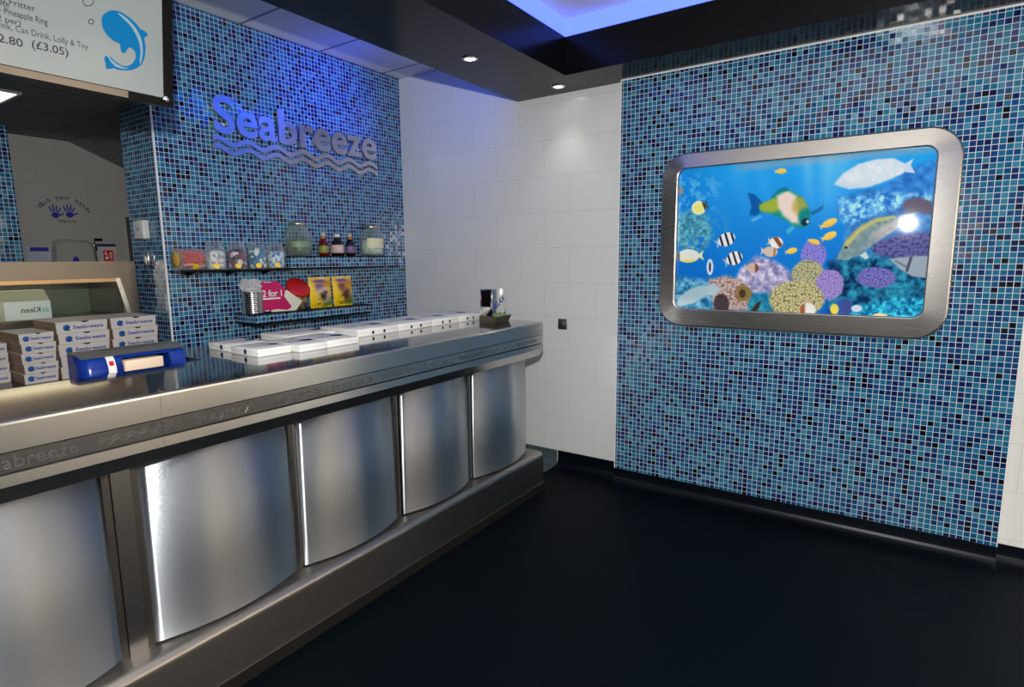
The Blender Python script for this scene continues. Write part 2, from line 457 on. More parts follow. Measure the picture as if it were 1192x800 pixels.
# sign wall: a thick block with a return face towards the kitchen
blk = MB().box(-3.97, XL, 1.694, YB, 0, ZC)
wl = MB()
x0, x1, y0, y1 = -3.97, XL, 1.694, YB
vs = [(x0, y0, 0), (x1, y0, 0), (x1, y1, 0), (x0, y1, 0), (x0, y0, ZC), (x1, y0, ZC), (x1, y1, ZC), (x0, y1, ZC)]
wl.add(vs, [(0, 1, 5, 4)], 1); wl.add(vs, [(1, 2, 6, 5), (3, 0, 4, 7), (2, 3, 7, 6), (0, 3, 2, 1), (4, 5, 6, 7)], 0)
o = struct(wl.build('wall_left', [M['mos_x'], M['mos_y']]))
struct(MB().box(XL - .004, XL + .005, 1.688, 1.697, 0, ZC).build('trim_2', M['trim'], o))
# kitchen
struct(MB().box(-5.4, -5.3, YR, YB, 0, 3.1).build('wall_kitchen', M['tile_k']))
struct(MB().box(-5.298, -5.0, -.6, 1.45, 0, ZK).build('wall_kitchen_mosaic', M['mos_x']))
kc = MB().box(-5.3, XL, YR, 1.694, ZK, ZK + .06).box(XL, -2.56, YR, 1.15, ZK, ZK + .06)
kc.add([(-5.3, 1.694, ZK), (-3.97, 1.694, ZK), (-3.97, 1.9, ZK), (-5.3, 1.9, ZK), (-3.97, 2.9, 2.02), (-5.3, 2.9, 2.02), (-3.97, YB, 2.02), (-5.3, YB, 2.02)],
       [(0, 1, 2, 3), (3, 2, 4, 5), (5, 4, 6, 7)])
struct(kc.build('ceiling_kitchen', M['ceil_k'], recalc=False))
struct(MB().box(-2.61, -2.56, YR, 1.15, ZK - .0, 3.1).build('wall_bulkhead', M['matt_black']))
struct(MB().box(-3.97, -2.35, .9, YB, ZC, ZC + .08).build('ceiling', M['ceil']))
# black gloss soffit frame with a raised coffer
sf = MB()
sf.box(-2.4, -1.83, YR, YB, ZS, ZC + .06)
sf.box(-1.83, XR, 3.325, YB, ZS, ZC + .06)
sf.box(1.7, XR, YR, 3.325, ZS, ZC + .06)
sf.box(-1.83, 1.7, YR, -1.6, ZS, ZC + .06)
sof = struct(sf.build('ceiling_soffit', M['gloss_black']))
struct(MB().box(-1.83, 1.7, -1.6, 3.325, 2.99, 3.07).build('ceiling_coffer', M['white_panel']))
ld = MB()
ld.box(-1.83, -1.822, -1.6, 3.325, 2.888, 2.989); ld.box(-1.822, 1.692, 3.317, 3.325, 2.888, 2.989)
ld.box(1.692, 1.7, -1.6, 3.325, 2.888, 2.989); ld.box(-1.822, 1.692, -1.6, -1.592, 2.888, 2.989)
struct(ld.build('trim_3', M['led_blue'], sof))
struct(MB().box(-2.412, -2.4, 2.5, 3.35, 2.675, 2.82).build('trim_4', M['led_wall'], sof))
lamp('blue_led_glow', 'SPOT', (-2.52, 2.90, 2.73), 55, (0.03, 0.08, 1.0), aim=(XL, 2.88, 2.70), spot_size=math.radians(66), spot_blend=1.0, shadow_soft_size=0.10)
# rear wall, window wall
struct(MB().box(-5.5, XR + .1, YR - .1, YR, 0, 3.1).build('wall_rear', M['tile_y']))
wr = MB()
wr.box(XR, XR + .1, YR, -1.9, 0, 3.1); wr.box(XR, XR + .1, 1.7, YB, 0, 3.1)
wr.box(XR, XR + .1, -1.9, 1.7, 0, .5); wr.box(XR, XR + .1, -1.9, 1.7, 2.5, 3.1)
struct(wr.build('wall_right', plain('warm_cream_paint', (0.72, 0.65, 0.55, 1), 0.6)))
wf = MB()
for y in (-1.9, -.72, .46, 1.64): wf.box(XR + .02, XR + .08, y, y + .06, .5, 2.5)
for z in (.5, 1.95, 2.44): wf.box(XR + .02, XR + .08, -1.9, 1.7, z, z + .06)
struct(wf.build('window_1', M['matt_black']))

# coved skirting along the back wall
def skirting(name, xa, xb, yw, h=.092, mat='skirt'):
    prof = [(yw, 0), (yw, h), (yw - .006, h), (yw - .008, .05)]
    for i in range(6):
        a = i / 5 * PI / 2; prof.append((yw - .008 - .045 * (1 - math.cos(a)), .05 - .047 * math.sin(a)))
    prof.append((yw - .075, 0))
    m = MB().prism([(xa, y, z) for y, z in prof], (xb - xa, 0, 0), 0, False)
    return struct(m.build(name, M[mat]))
skirting('baseboard_back', -1.582, .49, YM)
skirting('baseboard_recess', -2.06, -1.585, YB, .115)
skirting('baseboard_right', .492, XR, YB)
skirting('baseboard_staff', -3.57, -2.07, YB, .115, 'floor_grey')

# downlights in the soffit
for (x, y, lb) in ((-2.117, 2.74, 'small round chrome downlight in the black soffit above the counter worktop'),
                   (-1.975, 3.5, 'small round chrome downlight in the soffit corner close to the white tiled wall')):
    t = thing('downlight', lb, 'ceiling light', (x, y, ZS), 'soffit downlights')
    MB().lathe([(.030, ZS - .0005), (.046, ZS - .0005), (.046, ZS - .004), (.033, ZS - .008), (.030, ZS - .003)], (x, y, 0), n=28).build('trim_ring', M['chrome'], t)
    MB().lathe([(.001, ZS - .004), (.029, ZS - .004), (.029, ZS - .0008), (.001, ZS - .0008)], (x, y, 0), n=24).build('lens', M['lamp'], t)
    lamp('downlight_and_fill_glow', 'SPOT', (x, y, ZS - .02), 4, (1, .96, .88), aim=(x, y, 0), spot_size=math.radians(80), spot_blend=.8, shadow_soft_size=.03).parent = None

for y in (1.9, 2.9):                      # unseen downlights added to brighten the right wall and the steel's reflections
    MB().lathe([(.030, ZS - .0005), (.046, ZS - .0005), (.046, ZS - .004), (.033, ZS - .008), (.030, ZS - .003)], (1.98, y, 0), n=20).build('added_downlight_ring', M['chrome'], sof)['kind'] = 'structure'
    MB().lathe([(.001, ZS - .004), (.029, ZS - .004), (.029, ZS - .0008), (.001, ZS - .0008)], (1.98, y, 0), n=20).build('added_downlight_lens', M['lamp'], sof)['kind'] = 'structure'
    lamp('downlight_and_fill_glow', 'SPOT', (1.98, y, ZS - .02), 330, (1, .92, .80), aim=(2.5, y, .6), spot_size=math.radians(120), spot_blend=.9, shadow_soft_size=.04)

# ------------------------------------------------------------------ counter
XF, CT, CE = -1.917, 1.14, 3.2
ctr = thing('service_counter', 'long stainless steel service counter with bowed panels, engraved rim and stepped plinth', 'counter', (-2.2, 1.2, 0))
b = MB()
b.box(-2.41, XF - .012, -.7, .853, 1.06, CT)
b.build('worktop', M['steel_top'], ctr)
MB().box(-2.41, XF - .012, .8545, 1.258, 1.06, CT).box(-2.82, XF - .012, 1.258, CE, 1.06, CT).build('worktop', M['steel_top'], ctr)
MB().box(-2.82, -2.432, -.7, 1.257, .99, 1.02).build('under_shelf', M['steel_post'], ctr)
MB().box(-2.815, -2.412, 1.2555, 1.2579, 1.062, 1.1385).build('reflection_cover', M['steel_post'], ctr)  # dull strip added to hide the reflection in the worktop's side face
# rim profile (top band, text band, bevel, underside), in two lengths that meet at Y=.855
prof = [(XF - .012, CT - .001), (XF - .006, CT), (XF - .001, CT - .004), (XF, CT - .010), (XF, 1.0580), (XF - .010, 1.0570), (XF - .010, 1.0540),
        (XF - .006, 1.0530), (XF - .009, 1.0015), (XF - .014, 1.0005), (XF - .014, .9975), (XF - .001, .9965), (XF, .965), (XF - .026, .916), (XF - .10, .914), (XF - .10, 1.06), (XF - .012, 1.06)]
for ya, yb in ((-.7, .8535), (.8545, CE)):
    MB().prism([(x, ya, z) for x, z in prof], (0, yb - ya, 0)).build('rim', M['steel'], ctr)
# waved bands and words on the rim
ZT = Vector((.003, 0, .0515)).normalized(); xt = XF - .0083; MB().box(XF - .0095, XF - .0085, -.7, CE - .002, 1.0545, 1.0565).build('groove_line', M['matt_black'], ctr); MB().box(XF - .0138, XF - .0125, -.7, CE - .002, .998, 1.0).build('groove_line', M['matt_black'], ctr)
for k in range(-1, 5):
    ys = .405 + .555 * k
    if ys > -.3:
        mb = MB(); add_text(mb, 'Seabreeze', (xt, ys, 1.010), Y_, ZT, .052, .222, .0006)
        mb.build('engraved_word', M['steel_dark'], ctr)
    mb = MB()
    for dz in (0.0, .012):
        n = 48; top = []; bot = []
        for i in range(n + 1):
            f = i / n; y = ys + .275 + .235 * f; z = .009 + dz + .0045 * math.sin(f * 2 * PI * 6)
            top.append((y, z + .0035)); bot.append((y, z - .0035))
        pts = top + bot; 
        fs = [(n + 1 + i, n + 2 + i, i + 1, i) for i in range(n)]
        add_flat(mb, pts, fs, (xt, 0, 1.010), Y_, ZT, .0006)
    if ys > -.4: mb.build('engraved_wave', M['steel_dark'], ctr)
# carcass and posts
MB().box(-2.38, -2.045, -.7, 3.12, .26, .92).box(-2.38, -2.1, -.7, 3.12, .92, 1.06).build('carcass', M['steel_post'], ctr)
P = [(-.44, .12), (.14, .70), (.805, 1.358), (1.397, 1.938), (1.984, 2.518), (2.562, 3.125)]
for ya, yb in P:
    n = 24; fr = []; bk = []
    for i in range(n + 1):
        f = i / n; y = ya + (yb - ya) * f
        x = -2.008 + .054 * (1 - (2 * f - 1) ** 2)
        fr.append((x, y)); bk.append((x - .012, y))
    ring = [(-2.045, ya)] + fr + [(-2.045, yb)]
    mb = MB(); nn = len(ring)
    vs = [(x, y, .272) for x, y in ring] + [(x, y, .9135) for x, y in ring]
    fs = [(i, i + 1, nn + i + 1, nn + i) for i in range(nn - 1)]
    mb.add(vs, fs[1:-1], 0, True); mb.add(vs, [fs[0], fs[-1], (nn - 1, 0, nn, 2 * nn - 1)], 0)
    mb.add(vs, [tuple(range(nn))[::-1], tuple(range(nn, 2 * nn))], 0)
    mb.build('bowed_panel', M['steel_panel'], ctr)
for ya, yb in ((.70, .724), (.781, .805)):
    MB().box(-2.05, -2.012, ya + .001, yb - .001, .265, .93).build('post', M['steel_post'], ctr)
MB().box(-2.045, -2.006, .725, .780, .265, .93).build('post_cover', M['steel'], ctr)
for a in (1.358, 1.938, 2.518):
    MB().box(-2.05, -2.018, a + .001, a + .037, .265, .93).build('post', M['steel_post'], ctr)
# plinth with rolled front edge, end returned
pp = [(-2.45, 0), (XF, 0), (XF, .232)]
for i in range(7):
    a = i / 6 * PI / 2; pp.append((XF - .033 + .033 * math.cos(a), .232 + .033 * math.sin(a)))
pp.append((-2.45, .265))
MB().prism([(x, -.7, z) for x, z in pp], (0, CE + .7, 0), 0, False).build('plinth', steel('plinth_steel', (0.40, 0.375, 0.345), 0.34, (200, 3, 200), 0.04, aniso=0.5), ctr)
MB().box(XF, XF + .006, -.7, CE + .004, 0.0, .052).build('kick_strip', M['steel_post'], ctr)

# ------------------------------------------------------------------ framed reef picture
def rrect(x0, x1, z0, z1, r, n=10):
    pts = []
    for (cx, cz, a0) in ((x1 - r, z1 - r, 0), (x0 + r, z1 - r, PI / 2), (x0 + r, z0 + r, PI), (x1 - r, z0 + r, 1.5 * PI)):
        pts += [(cx + r * math.cos(a0 + PI / 2 * i / n), cz + r * math.sin(a0 + PI / 2 * i / n)) for i in range(n + 1)]
    return pts
pic = thing('framed_picture', 'large coral reef picture in a wide rounded steel frame on the mosaic wall', 'picture', (-.545, YM, 1.65))
OX0, OX1, OZ0, OZ1 = -1.283, .198, 1.118, 2.166
IX0, IX1, IZ0, IZ1 = -1.177, .092, 1.232, 2.072
loops = [(rrect(OX0, OX1, OZ0, OZ1, .15), YM), (rrect(OX0, OX1, OZ0, OZ1, .15), 3.578), (rrect(OX0 + .010, OX1 - .010, OZ0 + .010, OZ1 - .010, .142), 3.566),
         (rrect(IX0 - .006, IX1 + .006, IZ0 - .006, IZ1 + .006, .055), 3.556), (rrect(IX0, IX1, IZ0, IZ1, .05), 3.560), (rrect(IX0, IX1, IZ0, IZ1, .05), 3.592)]
mb = MB(); n = len(loops[0][0])
vs = [(x, y, z) for pts, y in loops for x, z in pts]
for k in range(len(loops) - 1):
    mb.add(vs, [(k * n + i, k * n + (i + 1) % n, (k + 1) * n + (i + 1) % n, (k + 1) * n + i) for i in range(n)], 0, k != 2)
mb.build('frame', M['steel_frame'], pic)

# the print: painted with numpy as ink values on a fine grid (a flat poster)
def vnoise(x, y, seed, oct=4):
    rs = np.random.RandomState(seed); g = rs.rand(256, 256); out = 0; amp = 1; tot = 0
    for k in range(oct):
        xi = np.floor(x).astype(int); yi = np.floor(y).astype(int); fx = x - xi; fy = y - yi
        fx = fx * fx * (3 - 2 * fx); fy = fy * fy * (3 - 2 * fy)
        q = lambda a, c: g[(yi + c) % 256, (xi + a) % 256]
        out = out + amp * ((q(0, 0) * (1 - fx) + q(1, 0) * fx) * (1 - fy) + (q(0, 1) * (1 - fx) + q(1, 1) * fx) * fy)
        tot += amp; amp *= .55; x = x * 2.03 + 17; y = y * 2.03 + 31
    return out / tot
def cells(x, y, seed):
    rs = np.random.RandomState(seed); jx = rs.rand(128, 128); jy = rs.rand(128, 128)
    xi = np.floor(x).astype(int); yi = np.floor(y).astype(int); best = np.full(x.shape, 9.0)
    for a in (-1, 0, 1):
        for c in (-1, 0, 1):
            px = xi + a + jx[(yi + c) % 128, (xi + a) % 128]; py = yi + c + jy[(yi + c) % 128, (xi + a) % 128]
            best = np.minimum(best, np.hypot(x - px, y - py))
    return best

def paint_reef(PX, PY):
    """PX, PY: crop coordinates of every grid point (0..1143, 0..800 over the picture area)"""
    f = lambda c: np.where(np.array(c) / 255 <= .04045, np.array(c) / 255 / 12.92, ((np.array(c) / 255 + .055) / 1.055) ** 2.4)
    H, W = PX.shape
    img = np.zeros((H, W, 3))
    def put(mask, col):
        m = np.clip(mask, 0, 1)[..., None]; c = np.asarray(col, float)
        if c.ndim == 1: c = c[None, None, :]
        img[:] = img * (1 - m) + c * m
    ss = lambda a, b, x: np.clip((x - a) / (b - a), 0, 1) ** 2 * (3 - 2 * np.clip((x - a) / (b - a), 0, 1))
    def ell(cx, cy, rx, ry, ang=0, soft=.12):
        c, s = math.cos(math.radians(ang)), math.sin(math.radians(ang))
        x = (PX - cx) * c + (PY - cy) * s; y = -(PX - cx) * s + (PY - cy) * c
        return 1 - ss(1 - soft, 1 + soft, np.hypot(x / rx, y / ry)), x / rx, y / ry
    def poly(pts, soft=3.0):
        ins = np.zeros(PX.shape, bool); dist = np.full(PX.shape, 1e9); n = len(pts)
        for i in range(n):
            (xa, ya), (xb, yb) = pts[i], pts[(i + 1) % n]
            if ya != yb:
                cr = ((ya > PY) != (yb > PY)) & (PX < (xb - xa) * (PY - ya) / (yb - ya) + xa); ins ^= cr
            L2 = (xb - xa) ** 2 + (yb - ya) ** 2 + 1e-9
            tt = np.clip(((PX - xa) * (xb - xa) + (PY - ya) * (yb - ya)) / L2, 0, 1)
            dist = np.minimum(dist, np.hypot(PX - xa - tt * (xb - xa), PY - ya - tt * (yb - ya)))
        d = np.where(ins, dist, -dist); return ss(-soft, soft, d)
    N = lambda s, sc_, o=4: vnoise(PX / sc_ + 40, PY / sc_ + 40, s, o)
    warp = (N(1, 45) - .5) * 60
    # open water
    t = np.clip((PY - 130) / 560, 0, 1)[..., None]
    img[:] = np.array((38, 160, 232)) * (1 - t) + np.array((2, 92, 190)) * t
    lft = np.clip((300 - PX) / 180, 0, 1)[..., None]; img[:] = img * (1 - .35 * lft) + np.array((0, 90, 190)) * .35 * lft
    for cx, sl, wd, a in ((570, .05, 22, .45), (640, -.05, 30, .5), (690, -.1, 40, .35), (410, .15, 24, .15), (330, .2, 30, .15)):
        put(np.exp(-((PX - cx - sl * (PY - 150)) / wd) ** 2) * a * np.clip(1 - (PY - 140) / 260, 0, 1), (150, 215, 250))
    put((1 - ss(0, 26, PY - (205 - (PX - 150) * .1))) * ss(300, 380, PX) * .55, (150, 160, 175))
    # faint reef far left, behind the water
    m = (1 - ss(230, 300, PX + warp)) * ss(190, 240, PY) * (1 - ss(330, 420, PY)); put(m * ss(.48, .62, N(2, 16)), (70, 165, 225))
    m = ell(255, 375, 60, 50, 0, .5)[0]; put(m * ss(.42, .6, N(3, 12)) * .9, (45, 140, 205))
    m = ell(190, 400, 62, 70, 0, .25)[0] * ss(.25, .35, N(4, 20)); tex = N(5, 9)
    put(m, np.stack([20 + 110 * tex, 85 + 130 * tex, 120 + 110 * tex], -1))
    # right hand reef slopes
    e = poly([(675, 290), (760, 262), (830, 250), (880, 215), (1000, 170), (1000, 700), (640, 700), (640, 520), (690, 440), (700, 380), (672, 330)], 10)
    tex = N(6, 30, 5); put(e, np.stack([18 + 70 * tex, 70 + 110 * tex, 140 + 110 * tex], -1))
    m = poly([(675, 285), (740, 280), (800, 268), (900, 262), (985, 250), (985, 300), (900, 300), (860, 330), (770, 350), (700, 385), (680, 350)], 10)
    tex = np.clip((N(7, 13) - .3) * 2.4, 0, 1); put(m, np.stack([30 + 130 * tex, 105 + 120 * tex, 190 + 60 * tex], -1))
    m = poly([(850, 215), (900, 195), (1000, 150), (1000, 280), (830, 262)], 12); tex = N(8, 22); put(m * .8, np.stack([15 + 70 * tex, 75 + 100 * tex, 170 + 70 * tex], -1))
    m = poly([(780, 440), (880, 405), (1000, 400), (1000, 500), (860, 490), (790, 480)], 10); c = cells(PX / 13, PY / 9, 3); tex = np.clip(c, 0, 1)
    put(m, np.stack([115 - 75 * tex, 110 - 60 * tex, 165 - 50 * tex], -1))
    m = poly([(640, 500), (760, 470), (900, 500), (1000, 560), (1000, 700), (640, 700)], 14); tex = np.clip((N(9, 24) - .32) * 2.6, 0, 1); put(m, np.stack([2 + 40 * tex, 38 + 110 * tex, 80 + 100 * tex], -1))
    m = poly([(700, 690), (770, 640), (880, 615), (985, 620), (985, 700)], 14); tex = np.clip((N(10, 12) - .32) * 2.8, 0, 1); put(m, np.stack([5 + 60 * tex, 90 + 120 * tex, 145 + 90 * tex], -1))
    # left foreground reef
    m = poly([(130, 545), (190, 555), (240, 560), (300, 560), (360, 600), (460, 640), (460, 700), (120, 700)], 12); tex = np.clip((N(11, 14) - .3) * 2.4, 0, 1)
    put(m, np.stack([20 + 120 * tex, 95 + 110 * tex, 150 + 80 * tex], -1))
    m = poly([(330, 560), (350, 520), (380, 500), (400, 480), (450, 490), (500, 520), (530, 560), (500, 600), (420, 610), (340, 590)], 10); tex = np.clip((N(12, 15) - .28) * 2.2, 0, 1)
    put(m, np.stack([110 + 115 * tex, 110 + 105 * tex, 160 + 75 * tex], -1))
    m = poly([(240, 560), (300, 545), (350, 560), (390, 600), (370, 660), (260, 660), (250, 600)], 8); c = np.clip(cells(PX / 9, PY / 8, 5), 0, 1)
    put(m, np.stack([225 - 120 * c, 205 - 130 * c, 195 - 120 * c], -1))
    put(ell(285, 640, 26, 34)[0] * .85, (48, 40, 48)); put(ell(350, 605, 22, 28)[0] * .6, (120, 90, 50))
    m = poly([(370, 690), (380, 610), (430, 600), (480, 640), (480, 690)], 10); tex = N(13, 10); put(m * .9, np.stack([0 + 60 * tex, 70 + 110 * tex, 105 + 110 * tex], -1))
    # brain, staghorn and purple corals
    def coral(cx, cy, rx, ry, hi, lo, s, seed, lump=.25):
        mm = 1 - ss(.9, 1.06, np.hypot((PX - cx) / rx, (PY - cy) / ry) + lump * (N(seed, 18) - .5))
        c = np.clip(cells(PX / s, PY / s, seed) * 1.35, 0, 1)[..., None]; put(mm, np.array(hi) * (1 - c) + np.array(lo) * c)
    coral(592, 475, 44, 48, (165, 150, 222), (95, 95, 185), 6, 21)
    coral(572, 540, 56, 48, (215, 212, 165), (115, 118, 90), 6.5, 22)
    coral(645, 575, 48, 52, (185, 165, 218), (115, 100, 175), 6, 23)
    coral(800, 552, 66, 36, (145, 135, 205), (75, 75, 150), 6.5, 24)
    coral(535, 625, 94, 64, (235, 226, 175), (120, 115, 75), 7.5, 25, .12)
    # fish ------------------------------------------------
    def fish(cx, cy, L, h, ang, col, tail=None, back=None, belly=None):
        a = math.radians(ang); c, s = math.cos(a), math.sin(a); tr = lambda u, v: (cx + u * c - v * s, cy + u * s + v * c)
        tl = tail or col
        put(poly([tr(-.75 * L, 0), tr(-1.35 * L, -.75 * h), tr(-1.2 * L, 0), tr(-1.35 * L, .75 * h)], 2), tl)
        m_, x, y = ell(cx, cy, L, h, ang, .08); put(m_, col)
        if back: put(m_ * ss(.15, .75, -y), back)
        if belly: put(m_ * ss(.15, .75, y), belly)
        return m_, x, y
    # big pale fish top right
    put(poly([(885, 180), (925, 155), (915, 178), (930, 205), (890, 200)], 3), (190, 210, 225))
    m = poly([(660, 242), (690, 205), (740, 175), (800, 158), (860, 155), (900, 175), (890, 205), (840, 228), (780, 250), (710, 258)], 5); put(m, (200, 215, 224)); put(m * ss(.45, .65, N(31, 18)) * .5, (225, 228, 230))
    put(m * ss(225, 262, PY) * .5, (165, 190, 215))
    # parrotfish in the middle
    put(poly([(372, 270), (395, 275), (425, 305), (425, 330), (400, 345), (378, 345), (385, 315)], 4), (10, 85, 160))
    put(poly([(450, 285), (475, 258), (500, 250), (520, 268), (480, 300)], 3), (15, 120, 140))
    m = poly([(410, 310), (445, 295), (480, 268), (520, 262), (555, 285), (580, 325), (578, 370), (555, 388), (525, 380), (490, 358), (450, 340), (412, 332)], 4)
    put(m, (30, 140, 120)); put(m * ell(450, 312, 42, 24, -10, .4)[0], (150, 170, 60))
    put(m * poly([(470, 280), (505, 262), (535, 280), (540, 330), (545, 372), (520, 370), (490, 345), (475, 320)], 8), (225, 205, 195))
    put(m * ell(548, 312, 26, 32, 20, .4)[0] * .8, (175, 160, 70)); put(m * ell(566, 352, 24, 30, 0, .4)[0], (20, 130, 130))
    put(m * ell(565, 368, 15, 13, -20, .2)[0], (10, 45, 60)); put(m * ell(572, 366, 5, 6)[0], (170, 200, 210))
    put(poly([(575, 335), (600, 325), (625, 310), (622, 325), (590, 345)], 3), (25, 105, 165)); put(poly([(500, 395), (522, 378), (530, 388), (505, 410)], 3), (60, 170, 200))
    put(poly([(380, 360), (415, 345), (420, 350), (392, 366)], 3) * .6, (140, 190, 220))
    # large wrasse lower right
    put(poly([(850, 372), (880, 345), (935, 335), (918, 360), (925, 388), (890, 380), (855, 395)], 3), (165, 175, 165))
    m = poly([(668, 490), (685, 455), (705, 415), (750, 375), (800, 352), (860, 345), (880, 362), (868, 392), (825, 418), (785, 448), (740, 478), (700, 495)], 4)
    tex = N(33, 10); put(m, np.stack([92 + 55 * tex, 118 + 55 * tex, 128 + 45 * tex], -1))
    put(m * poly([(690, 440), (745, 385), (800, 356), (865, 345), (860, 354), (800, 368), (750, 398), (700, 455)], 5) * .8, (200, 190, 100))
    put(m * ell(835, 395, 55, 20, -28, .5)[0] * .6, (205, 190, 190)); put(poly([(745, 478), (765, 465), (775, 485), (765, 492)], 2), (190, 205, 205)); put(ell(700, 452, 5, 5)[0], (30, 40, 40))
    # brown and grey fish on the right edge
    m = poly([(885, 310), (905, 290), (940, 283), (985, 300), (985, 345), (940, 335), (900, 335)], 4); put(m, (98, 92, 112))
    m = poly([(842, 490), (880, 485), (930, 480), (975, 480), (975, 555), (920, 548), (880, 525)], 4); put(m, (150, 165, 178)); put(m * poly([(912, 482), (922, 482), (905, 535), (897, 530)], 2), (70, 70, 90)); put(m * poly([(862, 492), (905, 515), (900, 520), (862, 500)], 2) * .7, (90, 100, 115))
    # striped sergeants
    for cx, cy, L in ((302, 425, 30), (328, 488, 28)):
        m_, x, y = fish(cx, cy, L, 22, -25, (225, 235, 238), (140, 180, 205)); put(m_ * ss(.15, .45, np.sin(x * 9.5 + 1.0 + y)) * (x < .95), (25, 32, 52))
    # butterflyfish, white and yellow
    m_, x, y = fish(210, 320, 24, 22, 160, (238, 225, 120), (60, 60, 50)); put(m_ * ss(.55, .9, np.hypot(x, y)) * .8, (235, 235, 215)); put(m_ * ss(.55, .75, -x), (50, 48, 40))
    m_, x, y = fish(175, 480, 38, 22, 178, (218, 225, 215), (235, 235, 160)); put(m_ * ss(.35, .8, -y), (235, 215, 100)); put(m_ * ss(.7, .8, x), (90, 90, 80))
    put(ell(247, 517, 11, 27)[0], (205, 220, 228)); put(ell(247, 517, 4, 17)[0], (40, 60, 80))
    m_, x, y = fish(468, 436, 22, 19, 10, (235, 230, 225), (225, 200, 130)); put(m_ * poly([(455, 418), (470, 415), (490, 445), (478, 452)], 2), (120, 75, 40))
    m_, x, y = fish(448, 466, 24, 17, 5, (205, 185, 165), (225, 215, 195)); put(m_ * ss(.35, .6, x) * (1 - ss(.6, .8, x)), (150, 85, 50))
    m_, x, y = fish(390, 520, 20, 17, 0, (200, 175, 165), (200, 180, 170)); put(m_ * ss(.2, .5, x), (120, 75, 70))
    for cx, cy, L, h, a in ((485, 198, 17, 9, -5), (645, 370, 27, 12, -25), (646, 413, 24, 12, -25), (595, 433, 18, 9, 15), (520, 463, 18, 10, -15)):
        m_, x, y = fish(cx, cy, L, h, a, (228, 195, 85), (220, 200, 110)); put(m_ * ss(.2, .8, y) * .6, (200, 160, 60))
    # silver fish low left, small ones along the bottom
    put(poly([(205, 590), (260, 572), (285, 590), (262, 612), (215, 612)], 4), (170, 195, 205)); m = poly([(140, 620), (180, 590), (215, 578), (245, 592), (235, 612), (190, 638), (150, 648), (140, 640)], 4); put(m, (160, 190, 200)); put(m * ss(612, 640, PY) * .6, (200, 215, 218))
    put(ell(362, 605, 24, 24)[0], (130, 112, 62)); put(ell(355, 605, 11, 14)[0], (70, 55, 35)); put(poly([(378, 668), (400, 640), (418, 626), (410, 655), (395, 670)], 3), (60, 42, 28))
    m_, x, y = fish(572, 660, 24, 26, 90, (222, 222, 218), (200, 160, 130)); put(m_ * ss(.2, .5, y), (150, 90, 60))
    put(ell(692, 650, 32, 28)[0], (45, 85, 165)); put(ell(700, 650, 16, 24)[0] * .6, (70, 70, 120)); put(ell(661, 657, 14, 17)[0], (235, 210, 80)); put(ell(735, 655, 18, 12)[0], (190, 210, 225)); put(ell(812, 680, 26, 9)[0], (220, 205, 150))
    put(ell(152, 262, 8, 14)[0], (120, 130, 140))
    return np.clip(f(np.clip(img, 0, 255)) * 1.2, 0, .92)

NX, NZ = 460, 304
gx = np.linspace(IX0 - .004, IX1 + .004, NX); gz = np.linspace(IZ0 - .004, IZ1 + .004, NZ)
GX, GZ = np.meshgrid(gx, gz); YP = 3.59
dx, dy, dz = GX - EYE.x, YP - EYE.y, GZ - EYE.z
den = dx * FW.x + dy * FW.y + dz * FW.z
U = 596 + F * (dx * RT.x + dy * RT.y + dz * RT.z) / den; V = 400 - F * (dx * UP.x + dy * UP.y + dz * UP.z) / den
ink = paint_reef((U - 740) * 2.8575, (V - 130) * 2.8575)
def colour_grid(name, verts, nx, ny, ink, mat, parent):
    off = base_of(parent) if parent else Vector((0, 0, 0))
    me = bpy.data.meshes.new(name)
    v = (np.asarray(verts, dtype=np.float32) - np.array(off, dtype=np.float32)).reshape(-1, 3)
    me.vertices.add(len(v)); me.vertices.foreach_set('co', v.ravel())
    i, j = np.meshgrid(np.arange(nx - 1), np.arange(ny - 1)); a = (j * nx + i).ravel()
    q = np.stack([a, a + 1, a + nx + 1, a + nx], -1).astype(np.int32)
    me.loops.add(q.size); me.loops.foreach_set('vertex_index', q.ravel())
    me.polygons.add(len(q)); me.polygons.foreach_set('loop_start', np.arange(0, q.size, 4, dtype=np.int32))
    me.update(calc_edges=True); me.validate()
    at_ = me.color_attributes.new('ink', 'FLOAT_COLOR', 'POINT')
    c = np.ones((len(v), 4), np.float32); c[:, :3] = ink.reshape(-1, 3); at_.data.foreach_set('color', c.ravel())
    me.materials.append(mat)
    o = bpy.data.objects.new(name, me); COL.objects.link(o)
    if parent: o.parent = parent
    return o
o = colour_grid('print', np.stack([GX, np.full_like(GX, YP), GZ], -1), NX, NZ, ink, printed('reef_print', .035), pic)
o['label'] = 'glossy print of fish swimming over a coral reef'
MB().box(IX0 - .01, IX1 + .01, YP + .002, YM, IZ0 - .01, IZ1 + .01).build('backing_board', M['matt_black'], pic)

